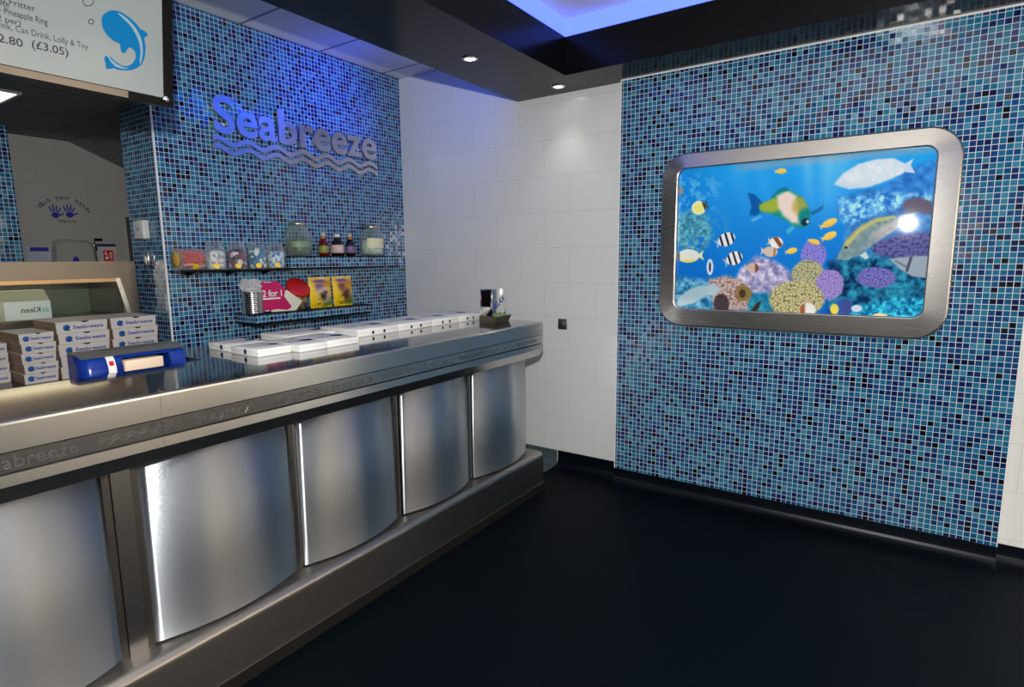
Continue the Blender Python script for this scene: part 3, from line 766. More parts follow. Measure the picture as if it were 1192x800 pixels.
# ------------------------------------------------------------------ wall sign
sg = thing('wall_sign', 'brushed steel lettering reading Seabreeze over two waves on the mosaic wall', 'sign', (XL, 2.7, 2.3))
word = 'Seabreeze'; vs, fs = text_geo(word, .022, 6); X0, X1, Y0, Y1 = extents(vs)
SW, SY, SZ = 1.315, 2.037, 2.335
kx = SW / (X1 - X0); kz = .225 / (.73)
pre = 0
for i, ch in enumerate(word):
    cvs, cfs = text_geo(ch, .022, 6); c0, c1, _, _ = extents(cvs)
    pvs, _ = text_geo(word[:i + 1], .022, 6); p1 = extents(pvs)[1]      # right edge of this letter in the word
    pts = [((x - c1 + p1 - X0) * kx, y * kz) for x, y in cvs]
    mb = MB(); add_flat(mb, pts, cfs, (XL + .012, SY, SZ), Y_, Z_, .018)
    mb.build('letter', M['sign'], sg)
for dz in (-.052, -.102):
    n = 130; top = []; bot = []
    for i in range(n + 1):
        f = i / n; y = SY - .01 + 1.33 * f; z = SZ + dz + .017 * math.sin(f * 2 * PI * 6.5 + .8); wd = .0155
        top.append((y, z + wd)); bot.append((y, z - wd))
    mb = MB(); add_flat(mb, top + bot, [(n + 1 + i, n + 2 + i, i + 1, i) for i in range(n)], (XL + .012, 0, 0), Y_, Z_, .016)
    mb.build('wave', M['sign'], sg)
for y in (2.12, 2.45, 2.8, 3.2):
    for z in (2.36, 2.27): MB().box(XL - .001, XL + .013, y, y + .01, z, z + .01).build('mounting_stud', M['steel_post'], sg)

# ------------------------------------------------------------------ shelves
def shelf(name, label, xf, ya, yb, za, zb):
    t = thing(name, label, 'shelf', (XL, (ya + yb) / 2, za))
    mb = MB(); x0 = XL
    v = [(x0, ya, za + .01), (xf, ya, za + .01), (xf, yb, za + .01), (x0, yb, za + .01), (x0, ya, zb - .007), (xf, ya, zb - .007), (xf, yb, zb - .007), (x0, yb, zb - .007)]
    mb.add(v, [(1, 2, 6, 5)], 0); mb.add(v, [(0, 1, 5, 4), (2, 3, 7, 6)], 1); mb.add(v, [(0, 3, 2, 1), (4, 5, 6, 7)], 1)
    mb.build('shelf_box', [M['mos_x'], M['mos_y']], t)
    MB().box(x0, xf + .004, ya - .004, yb + .004, zb - .007, zb).build('top_board', M['black'], t)
    MB().box(x0, xf + .004, ya - .004, yb + .004, za, za + .010).build('bottom_board', M['black'], t)
    return t
shelf('mosaic_shelf', 'upper mosaic fronted wall shelf with black boards carrying sauce bottles and jars', -3.43, 2.43, 3.44, 1.490, 1.577)
shelf('mosaic_shelf', 'lower mosaic fronted wall shelf with black boards under the yellow packets', -3.345, 2.09, 3.03, 1.148, 1.215)
ts = thing('ledge_shelf', 'thin black wall ledge under the row of sweet tubs', 'shelf', (XL, 2.06, 1.48))
MB().box(XL, -3.43, 1.71, 2.424, 1.484, 1.493).build('ledge_board', M['black'], ts)
for y in (1.80, 2.05, 2.30): MB().prism([(XL, y, 1.484), (-3.46, y, 1.484), (XL, y, 1.455)], (0, .008, 0)).build('bracket', M['black'], ts)

# sweet tubs
def tub(y, label, fill_mat, fill_h, x=-3.497, z=1.493, lying=False):
    t = thing('sweet_tub', label, 'sweet tub', (x, y, z), 'clear sweet tubs on the black ledge')
    if lying:
        org = (x, y - .083, z + .0655); ax = (0, 1, 0)
    else:
        org = (x, y, z); ax = (0, 0, 1)
    body = [(.052, 0), (.058, .004), (.0585, .12), (.056, .132), (.048, .146), (.048, .158), (.047, .158), (.047, .146), (.055, .130), (.0575, .12), (.057, .006)]
    if lying:
        body = [(.058, .008), (.062, .012), (.064, .02), (.064, .15), (.058, .165), (.057, .165), (.0625, .15), (.0625, .02)]
    bd = MB().lathe(body, org, ax, 28).build('tub_body', M['clear'], t)
    if lying:
        MB().lathe([(.020, -.004), (.064, -.004), (.0655, .0), (.0655, .014), (.050, .014)], org, ax, 28).build('lid', M['clear'], t)
        o_ = MB().lathe([(.001, -.006), (.046, -.006), (.046, -.0035), (.001, -.0035)], org, ax, 24).build('lid_label', plain('tan_label', srgb(205, 165, 70), .5, var=.2), t)
        mb = MB()
        for k in range(20):
            a = k * 2.4; r = .05 * math.sqrt((k + .5) / 20)
            px, pz = r * math.cos(a), r * math.sin(a)
            mb.tube([(x + px + .006 * math.sin(k + q), org[1] + .02 + .13 * q / 6, org[2] + pz + .006 * math.cos(k * 2 + q)) for q in range(7)], .0085, 7, 0 if k % 3 else 1)
        mb.build('sweet_ropes', [plain('red_rope', srgb(205, 45, 30), .25), plain('pink_rope', srgb(235, 150, 130), .25)], t)
    else:
        MB().lathe([(.051, .152), (.051, .176), (.048, .180), (.002, .180)], org, ax, 24).build('lid', M['clear'], t)
        prof = [(.050, .007)] + [(.0545, .007 + (fill_h - .02) * k / 7) for k in range(8)] + [(.04, fill_h), (.002, fill_h + .004)]
        MB().lathe(prof, org, ax, 40, jitter=.003).build('sweets', fill_mat, t)
    # round yellow price sticker on the front
    mb = MB(); n = 16; R = .0645 if lying else .0592
    cy_, cz_ = (y + .0, z + .024) if lying else (y - .026, z + .026)
    ring = []
    for i in range(n):
        a = 2 * PI * i / n; sy_, sz_ = .0165 * math.cos(a), .0165 * math.sin(a)
        h = (cz_ + sz_ - org[2]) if lying else (cy_ + sy_ - y)
        ring.append((x + math.sqrt(R * R - h * h) + .0006, cy_ + sy_, cz_ + sz_))
    mb.prism(ring, (.001, 0, 0)); mb.build('price_sticker', M['yellow'], bd)
    return t
tub(1.800, 'tub of red rope sweets lying on its side, left end of the ledge', None, 0, lying=True)
tub(1.951, 'upright clear tub of white sweets beside the tub of red ropes', lumps('white_sweets', [srgb(225, 225, 220), srgb(150, 165, 170), srgb(240, 238, 235), srgb(190, 160, 165)], 70), .12)
tub(2.090, 'upright clear tub of purple and white sweets, middle of the ledge', lumps('purple_sweets', [srgb(70, 18, 50), srgb(225, 190, 205), srgb(105, 30, 65), srgb(50, 12, 40)], 40), .125)
tub(2.229, 'upright clear tub of teal sweets with white centres', lumps('teal_sweets', [srgb(20, 110, 150), srgb(30, 135, 170), srgb(225, 225, 215), srgb(15, 95, 140)], 42), .135)
tub(2.364, 'upright clear tub of pale blue and white sweets nearest the pickle jar', lumps('pale_sweets', [srgb(120, 165, 205), srgb(205, 220, 230), srgb(80, 130, 180), srgb(235, 235, 235)], 48), .115)

# glass jars and sauce bottles on the upper shelf
ZU = 1.577
def bigjar(y, R, H, label, cat, fill, fh, lid, labelmat=None, lz=(.05, .11)):
    x = -3.50; t = thing('glass_jar', label, cat, (x, y, ZU))
    body = [(R * .88, .0), (R, .008), (R, H * .62), (R * .93, H * .74), (R * .62, H * .88), (R * .60, H * .92), (R * .57, H * .92), (R * .59, H * .87), (R * .90, H * .73), (R * .97, H * .62), (R * .97, .012)]
    bd = MB().lathe(body, (x, y, ZU), n=32).build('jar_body', M['glass'], t)
    MB().lathe([(R * .86, .012), (R * .945, .016)] + [(R * .945, .016 + (fh - .02) * k / 4) for k in range(1, 5)] + [(R * .8, fh), (.001, fh)], (x, y, ZU), n=32, jitter=.0015).build('contents', fill, t)
    MB().lathe([(R * .64, H * .90), (R * .66, H * .905), (R * .66, H * .985), (R * .60, H), (.001, H)], (x, y, ZU), n=28).build('lid', lid, t)
    if labelmat:
        mb = MB(); n = 14; a0, a1 = -1.15, .65
        vs = [(x + (R + .0012) * math.cos(a0 + (a1 - a0) * i / n), y + (R + .0012) * math.sin(a0 + (a1 - a0) * i / n), ZU + z) for z in lz for i in range(n + 1)]
        mb.add(vs, [(i, i + 1, n + 2 + i, n + 1 + i) for i in range(n)], 0, True).build('paper_label', labelmat, bd)
    return t
bigjar(2.548, .083, .232, 'large glass jar of green gherkins with a gold lid', 'jar', lumps('gherkins', [srgb(88, 95, 48), srgb(110, 112, 60), srgb(70, 80, 45), srgb(120, 120, 75)], 30), .115, M['gold'], plain('gherkin_label', srgb(120, 150, 120), .5, var=.5, scale=60), (.06, .10))
bigjar(3.222, .090, .235, 'glass jar of pale pickled eggs with a cream label and gold lid', 'jar', lumps('eggs', [srgb(225, 220, 200), srgb(235, 232, 220), srgb(205, 205, 190), srgb(240, 238, 230)], 22), .12, M['gold'], M['label_cream'], (.062, .135))
def bottle(y, R, H, label, liquid, cap, neck, lab, shoulder):
    x = -3.487; t = thing('sauce_bottle', label, 'bottle', (x, y, ZU), 'sauce bottles on the upper shelf')
    mb_ = MB().lathe([(R * .9, 0), (R, .005), (R, H * shoulder), (R * .85, H * (shoulder + .08)), (R * .42, H * .78), (R * .38, H * .86), (.001, H * .86)], (x, y, ZU), n=24); bd = mb_.build('bottle_body', liquid, t)
    MB().lathe([(R * .47, H * .74), (R * .50, H * .75), (R * .46, H * .86), (.001, H * .86)], (x, y, ZU), n=20).build('neck_band', neck, t)
    MB().lathe([(R * .44, H * .86), (R * .46, H * .865), (R * .44, H * .99), (R * .36, H), (.001, H)], (x, y, ZU), n=20).build('cap', cap, t)
    MB().lathe([(R + .0004, H * .14), (R + .001, H * .145), (R + .001, H * (shoulder - .06)), (R + .0004, H * (shoulder - .055))], (x, y, ZU), n=24).build('paper_label', lab, bd)
bottle(2.748, .036, .165, 'sauce bottle with red contents and green label, nearest the gherkin jar', M['sauce_red'], M['cap_cream'], M['neck_orange'], M['label_green'], .50)
bottle(2.873, .046, .160, 'widest of the three sauce bottles, dark brown with white cap', M['sauce_brown'], M['cap_white'], M['sauce_brown'], M['label_pink'], .56)
bottle(2.992, .035, .165, 'slim dark sauce bottle with cream cap and orange neck, nearest the egg jar', M['sauce_brown'], M['cap_cream'], M['neck_orange'], plain('violet_label', srgb(120, 100, 140), .5, var=.5, scale=120), .50)

# things on the lower shelf
ZL = 1.215
t = thing('cutlery_cup', 'ribbed stainless steel cup at the left end of the lower shelf', 'cup', (-3.415, 2.122, ZL))
prof = [(.063, 0), (.065, .003)]
for k in range(10): prof += [(.065, .010 + k * .0125), (.0635, .0135 + k * .0125), (.0635, .0175 + k * .0125), (.065, .021 + k * .0125)]
prof += [(.066, .139), (.063, .139), (.061, .01)]
MB().lathe(prof, (-3.415, 2.122, ZL), n=32).build('cup_body', M['steel'], t)
mb = MB(); bm = bmesh.new(); bmesh.ops.create_icosphere(bm, subdivisions=4, radius=1)
for v in bm.verts:
    p = v.co.copy(); k = 1 + .45 * mnoise.noise(p * 2.6 + Vector((3, 1, 7))) + .2 * mnoise.noise(p * 7)
    v.co = Vector((-3.415 + p.x * .058 * k, 2.122 + p.y * .068 * k, ZL + .176 + p.z * .044 * k))
bm.verts.index_update(); mb.add([v.co[:] for v in bm.verts], [[v.index for v in f.verts] for f in bm.faces]); bm.free()
tag(mb.build('plastic_bag', glassy('crumpled_clear_film', (.9, .9, .9), solid=.55, rough=.15, col=(.75, .76, .76, 1))), 'crumpled clear plastic bag stuffed in the steel cup', 'bag')
# magenta offer card with cream back flap
t = thing('offer_card', 'magenta folded offer card reading 2 for 1 with a cream side flap', 'card', (-3.40, 2.33, ZL))
def px(u, v, X): p = at(260 + u / 6.622, 310 + v / 6.622, 'X', X); return (p.y, p.z)
mg = [px(u, v, -3.375) for u, v in ((290, 122), (415, 116), (478, 180), (470, 232), (528, 312), (495, 336), (420, 330), (300, 350))]
zmin = min(z for _, z in mg); mg = [(y, max(z, ZL + .0005)) for y, z in mg]
mb = MB(); poly2d(mb, mg, (-3.379, 0, 0), Y_, Z_, .004); fp = mb.build('front_panel', M['magenta'], t)
cr = [px(u, v, -3.382) for u, v in ((465, 190), (492, 184), (607, 268), (560, 345), (370, 352), (370, 330), (500, 325), (470, 240))]
cr = [(y, max(z, ZL + .0005)) for y, z in cr]
mb = MB(); poly2d(mb, cr, (-3.3845, 0, 0), Y_, Z_, .004); mb.build('side_flap', M['cream_card'], t)
mb = MB(); a = px(303, 238, -3.3745); add_text(mb, '2 for 1', (-3.3745, a[0], a[1]), Y_, Z_, .060, px(452, 230, -3.375)[0] - a[0], .0005, .02)
a2 = px(305, 255, -3.375)
mb.build('lettering', M['paper'], fp)
MB().box(-3.3745, -3.374, a2[0], a2[0] + .125, a2[1] - .004, a2[1] + .006).build('text_strip', M['paper'], fp)
MB().box(-3.3745, -3.374, a2[0] + .01, a2[0] + .07, a2[1] + .105, a2[1] + .109).build('text_strip', M['paper'], fp)
MB().box(-3.3745, -3.374, a2[0] + .012, a2[0] + .04, a2[1] - .078, a2[1] - .072).build('text_strip', M['paper'], fp)
# slanted jar with round red lid
t = thing('red_lidded_jar', 'squat jar with a tilted round red lid between offer card and yellow packets', 'jar', (-3.45, 2.49, ZL))
ax = Vector((.72, -.05, .69)).normalized(); c = Vector((-3.440, 2.476, ZL + .142))
MB().lathe([(.080, 0), (.082, .004), (.082, .018), (.076, .023), (.001, .024)], c, ax, 36).build('lid', M['red'], t)
v0 = [(-3.53, 2.425, ZL), (-3.385, 2.425, ZL), (-3.385, 2.56, ZL), (-3.53, 2.56, ZL)]
mb = MB(); q = Vector((0, 0, 1)).rotation_difference(ax); n = 24
bot = [(-3.470 + .062 * math.cos(2 * PI * i / n), 2.476 + .066 * math.sin(2 * PI * i / n), ZL) for i in range(n)]
mid = [(-3.470 + .068 * math.cos(2 * PI * i / n), 2.476 + .072 * math.sin(2 * PI * i / n), ZL + .045) for i in range(n)]
top = [c + q @ Vector((.074 * math.cos(2 * PI * i / n), .074 * math.sin(2 * PI * i / n), 0)) for i in range(n)]
# line the rings up by nearest angle
import_best = min(range(n), key=lambda k: sum((Vector(mid[i]) - top[(i + k) % n]).length for i in range(n)))
top = [top[(i + import_best) % n] for i in range(n)]
vs = bot + mid + [tuple(p) for p in top]
mb.add(vs, [(k * n + i, k * n + (i + 1) % n, (k + 1) * n + (i + 1) % n, (k + 1) * n + i) for k in range(2) for i in range(n)], 0, True)
mb.add(vs, [tuple(range(n))[::-1], tuple(range(2 * n, 3 * n))])
mb.build('jar_body', lumps('mixed_contents', [srgb(120, 100, 70), srgb(170, 150, 110), srgb(90, 85, 60), srgb(150, 110, 90)], 60), t)
# yellow sweet packets
def packet(yc, wd, ht, label, seed, main, lean):
    t = thing('sweet_packet', label, 'packet', (-3.42, yc, ZL), 'yellow sweet packets on the lower shelf')
    nx, nz = 44, 60
    u, v = np.meshgrid(np.linspace(0, 1, nx), np.linspace(0, 1, nz))
    bul = .028 * (np.clip(np.sin(PI * u), 0, 1) ** .6) * (np.clip(np.sin(PI * np.clip((v - .05) / .9, 0, 1)), 0, 1) ** .6)
    bul = bul + .0025 * (vnoise(u * 7, v * 7, seed) - .5)
    ym = yc - wd / 2 + wd * u + lean * v; zz = ZL + ht * v
    P_ = lambda a, b: np.exp(-((u - a[0]) / b[0]) ** 4 - ((v - a[1]) / b[1]) ** 4)
    f = lambda c: np.array(srgb(*c)[:3])
    img = np.zeros((nz, nx, 3)) + f((238, 200, 20))
    def put(m, c): img[:] = img * (1 - np.clip(m, 0, 1)[..., None]) + f(c) * np.clip(m, 0, 1)[..., None]
    nz_ = vnoise(u * 9, v * 11, seed + 1)
    put(P_((.80, .18), (.30, .22)) * .9, (45, 120, 60)); put(P_((.6, .78), (.42, .12)), (205, 130, 40)); put(P_((.42, .87), (.28, .05)), (95, 70, 150))
    put(P_((.38, .66), (.18, .12)), main); put(P_((.55, .42), (.30, .24)), (215, 190, 165) if seed % 2 else (150, 90, 60)); put(P_((.5, .36), (.18, .14)), (48, 28, 26))
    put(P_((.62, .5), (.12, .06)), (90, 50, 80)); put(P_((.2, .25), (.25, .2)) * (nz_ > .45), (238, 200, 20)); put(P_((.45, .12), (.35, .06)) * (nz_ > .5), (120, 80, 30)); put(P_((.5, .97), (.7, .02)), (225, 220, 210))
    fr = colour_grid('packet_front', np.stack([-3.425 + bul, ym, zz], -1), nx, nz, img, printed('packet_print_%d' % seed, .28), t)
    img2 = np.zeros((nz, nx, 3)) + f((225, 185, 30))
    colour_grid('packet_back', np.stack([-3.425 - bul * .8, ym, zz], -1), nx, nz, img2, fr.data.materials[0], t)
packet(2.655, .185, .215, 'yellow sweet packet with a round pale face patch, left of the pair', 3, (70, 60, 140), -.008)
packet(2.853, .175, .215, 'yellow sweet packet with brown print, right of the pair', 8, (110, 55, 70), -.012)

# ------------------------------------------------------------------ flat white boxes on the counter
def fish_mark(mb, org, ex, ey, s, m=0):
    """small round leaping fish emblem: a blue swirl"""
    pts = disc2d(0, 0, .5, .5, 22, PI * .05, PI * 1.72) + disc2d(.14, -.12, .33, .33, 14, PI * 1.50, PI * .22)
    pts = [(x * s, y * s) for x, y in pts]
    poly2d(mb, pts, org, ex, ey, 0, m)
    poly2d(mb, [(.18 * s, -.34 * s), (.52 * s, -.52 * s), (.46 * s, -.24 * s)], org, ex, ey, 0, m)

def flat_box(ya, yb, xf, depth, h, label, holes=False, side=False, group='flat white boxes along the counter'):
    t = thing('flat_box', label, 'takeaway box', (xf, (ya + yb) / 2, CT), group)
    xb = xf - depth; g = .0035
    MB().rbox(xb, xf, ya, yb, CT, CT + h * .55, .003, 2).build('box_base', M['card_white'], t)
    mb_ = MB().rbox(xb - .002, xf + .002, ya - .0015, yb + .0015, CT + h * .45, CT + h, .004, 2); ld_ = mb_.build('lid', M['card_white'], t)
    mb = MB(); zt = CT + h + .0006; xm = xf - depth * .42
    wd = (yb - ya) * .62
    add_text(mb, 'Seabreeze', (xm, ya + (yb - ya) * .12, zt), Y_, -X_, depth * .20, wd)
    fish_mark(mb, (xm - depth * .06, yb - (yb - ya) * .13, zt), Y_, -X_, depth * .24)
    mb.build('lid_print', M['ink_blue'], ld_)
    if holes:
        for k in (.36, .64):
            mb = MB(); poly2d(mb, disc2d(ya + (yb - ya) * k, CT + h * .42, .0085, .0095, 14), (xf + .0026, 0, 0), Y_, Z_)
            mb.build('vent_hole', M['matt_black'], ld_)
    if side:
        mb = MB(); fish_mark(mb, (xf - depth * .45, ya - .0022, CT + h * .55), X_, Z_, h * .7); mb.build('side_emblem', M['ink_text'], ld_)
    return t
flat_box(1.408, 1.570, -2.255, .205, .034, 'flat white box nearest the blue dispenser, front of the pair at the row end', side=True)
flat_box(1.425, 1.590, -2.475, .20, .034, 'flat white box tucked behind the leftmost box at the row end', side=True)
flat_box(1.582, 1.730, -2.21, .26, .034, 'second flat white box along the counter front from the blue dispenser')
flat_box(1.738, 1.925, -2.215, .28, .034, 'third flat white box along the counter front from the blue dispenser')
flat_box(1.74, 2.02, -2.51, .24, .036, 'flat white box behind the third front box, below the yellow packets')
flat_box(2.055, 2.350, -2.37, .30, .042, 'large white box with vent holes next to the lower flat boxes', True)
flat_box(2.357, 2.640, -2.37, .30, .042, 'white box with vent holes, second from the large box end', True)
flat_box(2.648, 2.895, -2.37, .30, .042, 'white box with vent holes, second from the napkin dispenser', True)
flat_box(2.903, 3.130, -2.37, .30, .042, 'white box with vent holes beside and behind the napkin dispenser', True)

# napkin dispenser
t = thing('napkin_dispenser', 'stainless napkin dispenser with blue slanted word at the counter end', 'napkin dispenser', (-2.2, 3.06, CT))
x0, x1, y0, y1 = -2.262, -2.165, 2.985, 3.135
MB().rbox(x0, x1, y0, y1, CT + .035, CT + .215, .003, 2).build('casing', M['chrome'], t)
mb = MB(); mb.prism([(x0 - .004, y0 - .004, CT), (x1 + .02, y0 - .004, CT), (x1 + .045, y0 - .004, CT + .042), (x1 + .035, y0 - .004, CT + .045), (x1 + .004, y0 - .004, CT + .030), (x1, y0 - .004, CT + .040), (x0 - .004, y0 - .004, CT + .040)], (0, y1 - y0 + .008, 0))
mb.build('tray', M['steel_warm'], t)
mb = MB(); mb.box(x1 + .002, x1 + .030, y0 + .02, y1 - .02, CT + .034, CT + .046); mb.build('napkins', plain('green_napkin', srgb(130, 170, 80), .7), t)
mb = MB(); e1 = Vector((0, math.cos(.5), math.sin(.5))); e2 = Vector((0, -math.sin(.5), math.cos(.5)))
add_text(mb, 'RELAX', (x1 + .0006, y0 + .022, CT + .075), e1, e2, .055, .140, 0, .015)
mb.build('lettering', M['ink_navy'], t)
MB().box(x0 + .012, x1 - .012, y0 - .001, y0, CT + .10, CT + .205).build('side_window', M['black'], t)

# blue dispenser on the staff side shelf
ZD = 1.02
t = thing('blue_dispenser', 'blue dispenser with sloping grey lid, white sticker and open paper slot behind the counter', 'dispenser', (-2.66, 1.06, ZD))
ya, yb = .868, 1.250
def dpf(k=0.0): return [(-2.67, ZD), (-2.575 - k, ZD), (-2.545 - k, ZD + .03), (-2.537 - k, ZD + .075), (-2.540 - k, ZD + .12), (-2.552 - k, ZD + .150), (-2.578 - k, ZD + .170), (-2.67, ZD + .172)]
mb = MB(); n = 8; rows = []
for f_ in (0, .25, .5, .75, 1.0): rows.append((ya + .035 * f_, dpf(.045 * (1 - math.sqrt(1 - (1 - f_) ** 2)))))
rows += [(1.008, dpf())]
vs = [(x, y, z) for y, p_ in rows for x, z in p_]
mb.add(vs, [(k * n + i, k * n + (i + 1) % n, (k + 1) * n + (i + 1) % n, (k + 1) * n + i) for k in range(len(rows) - 1) for i in range(n)], 0, True)
mb.add(vs, [tuple(range(n))[::-1], tuple(range((len(rows) - 1) * n, len(rows) * n))])
mb.prism([(x, 1.188, z) for x, z in dpf()], (0, yb - 1.188, 0))
mb.prism([(x, 1.008, z) for x, z in [(-2.67, ZD), (-2.64, ZD), (-2.64, ZD + .172), (-2.67, ZD + .172)]], (0, .180, 0))
mb.prism([(x, 1.008, z) for x, z in [(-2.62, ZD + .158), (-2.552, ZD + .150), (-2.578, ZD + .170), (-2.62, ZD + .172)]], (0, .180, 0))
cs = mb.build('casing', M['blue_plastic'], t)
MB().prism([(x, 1.008, z) for x, z in [(-2.64, ZD), (-2.560, ZD), (-2.540, ZD + .06), (-2.538, ZD + .088), (-2.64, ZD + .088)]], (0, .180, 0)).build('slot_sill', M['matt_black'], t)
mb = MB().prism([(-2.68, ya + .004, ZD + .172), (-2.60, ya + .004, ZD + .172), (-2.562, ya + .004, ZD + .162), (-2.556, ya + .004, ZD + .167), (-2.60, ya + .004, ZD + .179), (-2.64, ya + .004, ZD + .181), (-2.68, ya + .004, ZD + .181)], (0, yb - ya, 0))
mb.build('lid', M['grey_lid'], t)
MB().rbox(-2.63, -2.552, 1.018, 1.165, ZD + .089, ZD + .138, .004, 2).build('paper_stack', M['cream_paper'], t)
sp = [(-2.5364, ZD + .078), (-2.5390, ZD + .121), (-2.5512, ZD + .1515), (-2.564, ZD + .1625)]
vs = [(x, y, z) for y in (.955, .983) for x, z in sp]
st = MB().add(vs, [(0, 1, 5, 4), (1, 2, 6, 5), (2, 3, 7, 6)]).build('sticker', M['paper'], cs)
vs = [(x + .0012, y, z) for y in (.961, .977) for x, z in [(-2.5418, ZD + .128), (-2.5485, ZD + .1455)]]
MB().add(vs, [(0, 1, 3, 2)]).build('red_mark', M['red'], st)

# ------------------------------------------------------------------ takeaway cartons behind the counter
ZB = .98
rg = thing('frying_range', 'wide steel frying range base with worktop behind the service counter', 'range', (-3.8, .75, 0))
MB().box(-4.36, -3.36, -.8, 1.66, 0, .95).build('cabinet_body', M['steel_warm'], rg)
MB().box(-4.36, -3.34, -.8, 1.665, .95, ZB).build('worktop', M['steel_warm'], rg)

def make_carton(yw, h, depth):
    t = thing('takeaway_carton', '', 'carton', (-3.4, 0, ZB), None)
    x1, x0 = -3.4, -3.4 - depth
    mb = MB(); mb.add([(x0 + .004, -yw / 2 + .003, ZB), (x1 - .004, -yw / 2 + .003, ZB), (x1 - .004, yw / 2 - .003, ZB), (x0 + .004, yw / 2 - .003, ZB),
                       (x0, -yw / 2, ZB + h - .002), (x1, -yw / 2, ZB + h - .002), (x1, yw / 2, ZB + h - .002), (x0, yw / 2, ZB + h - .002)],
                      [(0, 3, 2, 1), (4, 5, 6, 7), (1, 2, 6, 5), (3, 0, 4, 7)], 0)
    mb.add(mb.v[:8], [(0, 1, 5, 4), (2, 3, 7, 6)], 1)
    mb.build('carton_body', [M['card_cream'], M['card_brown']], t); bd = mb.last
    MB().box(x0, x1 + .001, -yw / 2 - .001, yw / 2 + .001, ZB + h - .0022, ZB + h - .0004).build('lid', M['card_cream'], t)
    ex, ey = Y_, Vector((.004, 0, h)).normalized()
    mb = MB(); fish_mark(mb, (-3.4016, -yw * .30, ZB + h * .47), ex, ey, h * .56); mb.build('fish_emblem', M['ink_blue'], bd)
    mb = MB(); add_text(mb, 'Seabreeze', (-3.4018, -yw * .185, ZB + h * .33), ex, ey, h * .44, yw * .60, 0, .03); mb.build('lettering', M['ink_text'], bd)
    mb = MB(); pts = disc2d(yw * .05, 0, yw * .075, h * .13, 10, PI, 2 * PI) + [(yw * .125, 0)]
    poly2d(mb, pts, (-3.3988, 0, ZB + h - .0004), Y_, Z_); mb.build('thumb_notch', M['matt_black'], bd)
    return t
words = ['bottom carton', 'second carton up', 'middle carton', 'second carton down', 'top carton']
def stack(proto, y, x, h, n, where, first):
    for k in range(n):
        o = proto if (k == 0 and first) else copy_tree(proto)
        o.location = (x, y + (.003 if k % 2 else -.002), ZB + h * k + .0004 * k)
        o['label'] = words[k] + ' ' + where; o['group'] = 'cream takeaway cartons stacked behind the counter'
pa = make_carton(.136, .0475, .29)
pb = make_carton(.222, .0555, .30)
sb = 'of the wide stack in the middle'
stack(pa, .998, -3.4, .0475, 5, 'of the narrow leftmost stack', True)
stack(pb, 1.188, -3.4, .0555, 5, 'of the middle stack behind the blue dispenser', True)
stack(pb, 1.424, -3.4, .0555, 5, 'of the right stack against the mosaic corner', False)
for k in range(4):
    o = copy_tree(pa); o.location = (-3.545, .852, ZB + .0475 * k); o['group'] = 'cream takeaway cartons stacked behind the counter'
    o['label'] = ['bottom carton', 'second carton up', 'third carton up', 'top carton'][k] + ' of the half hidden stack behind the leftmost stack'

# heated cabinet on the range
hc = thing('heated_cabinet', 'stainless heated display cabinet with wide glass front behind the carton stacks', 'food cabinet', (-4.1, .7, ZB))
xf = -3.84
MB().box(-4.33, xf, -.6, 1.645, 1.455, 1.553).build('hood', M['steel_warm'], hc)
MB().box(xf - .03, xf - .002, -.6, 1.56, 1.435, 1.455).build('hood_lip', steel('copper_lip', (.45, .30, .16), .3, (3, 3, 3), .1), hc)  # narrow lip in a copper-toned metal
MB().box(-4.33, xf - .01, -.6, 1.645, ZB, 1.232).box(xf - .05, xf + .006, -.6, 1.645, 1.228, 1.246).build('base', M['steel_warm'], hc)
mb = MB().prism([(-4.33, 1.562, 1.24), (xf - .002, 1.562, 1.24), (xf - .002, 1.562, 1.456), (-4.33, 1.562, 1.456)], (0, .083, 0)); mb.build('end_cheek', M['steel_warm'], hc)
mb = MB().prism([(xf + .002, 1.53, 1.455), (xf + .002, 1.555, 1.455), (xf + .002, 1.60, 1.245), (xf + .002, 1.575, 1.245)], (-.012, 0, 0)); mb.build('glass_post', M['steel'], hc)
MB().box(-4.33, -4.31, -.6, 1.56, 1.232, 1.455).build('back_panel', plain('dim_green_panel', (.045, .06, .05, 1), .3), hc)
MB().box(xf - .014, xf - .008, -.6, 1.545, 1.246, 1.436).build('front_glass', M['cab_glass'], hc)
MB().box(-4.20, -4.0, .2, 1.5, 1.447, 1.4545).build('heat_lamp', emit('warm_heat_lamp', (1, .80, .55, 1), 2.2), hc)
# carton behind the glass stands in for a reflection, so its lettering is mirrored
cb = thing('reflected_carton', 'white carton with mirrored green lettering, standing in for a reflection in the cabinet glass', 'carton', (-3.98, 1.14, 1.232))
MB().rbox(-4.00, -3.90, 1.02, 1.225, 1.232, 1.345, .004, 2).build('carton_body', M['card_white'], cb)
MB().prism([(-4.02, 1.02, 1.345), (-3.90, 1.02, 1.345), (-3.96, 1.02, 1.40), (-4.02, 1.02, 1.40)], (0, .20, 0)).build('open_flap', plain('cream_flap', (.62, .58, .40, 1), .6), cb)
mb = MB(); add_text(mb, 'Kleen', (-3.8992, 1.175, 1.283), -Y_, Z_, .040, .085, 0, .012); add_text(mb, 'at', (-3.8992, 1.212, 1.283), -Y_, Z_, .040, .032, 0, .01, 1); mb.build('lettering', [M['ink_dark'], plain('teal_ink', srgb(90, 190, 170), .5)], cb)

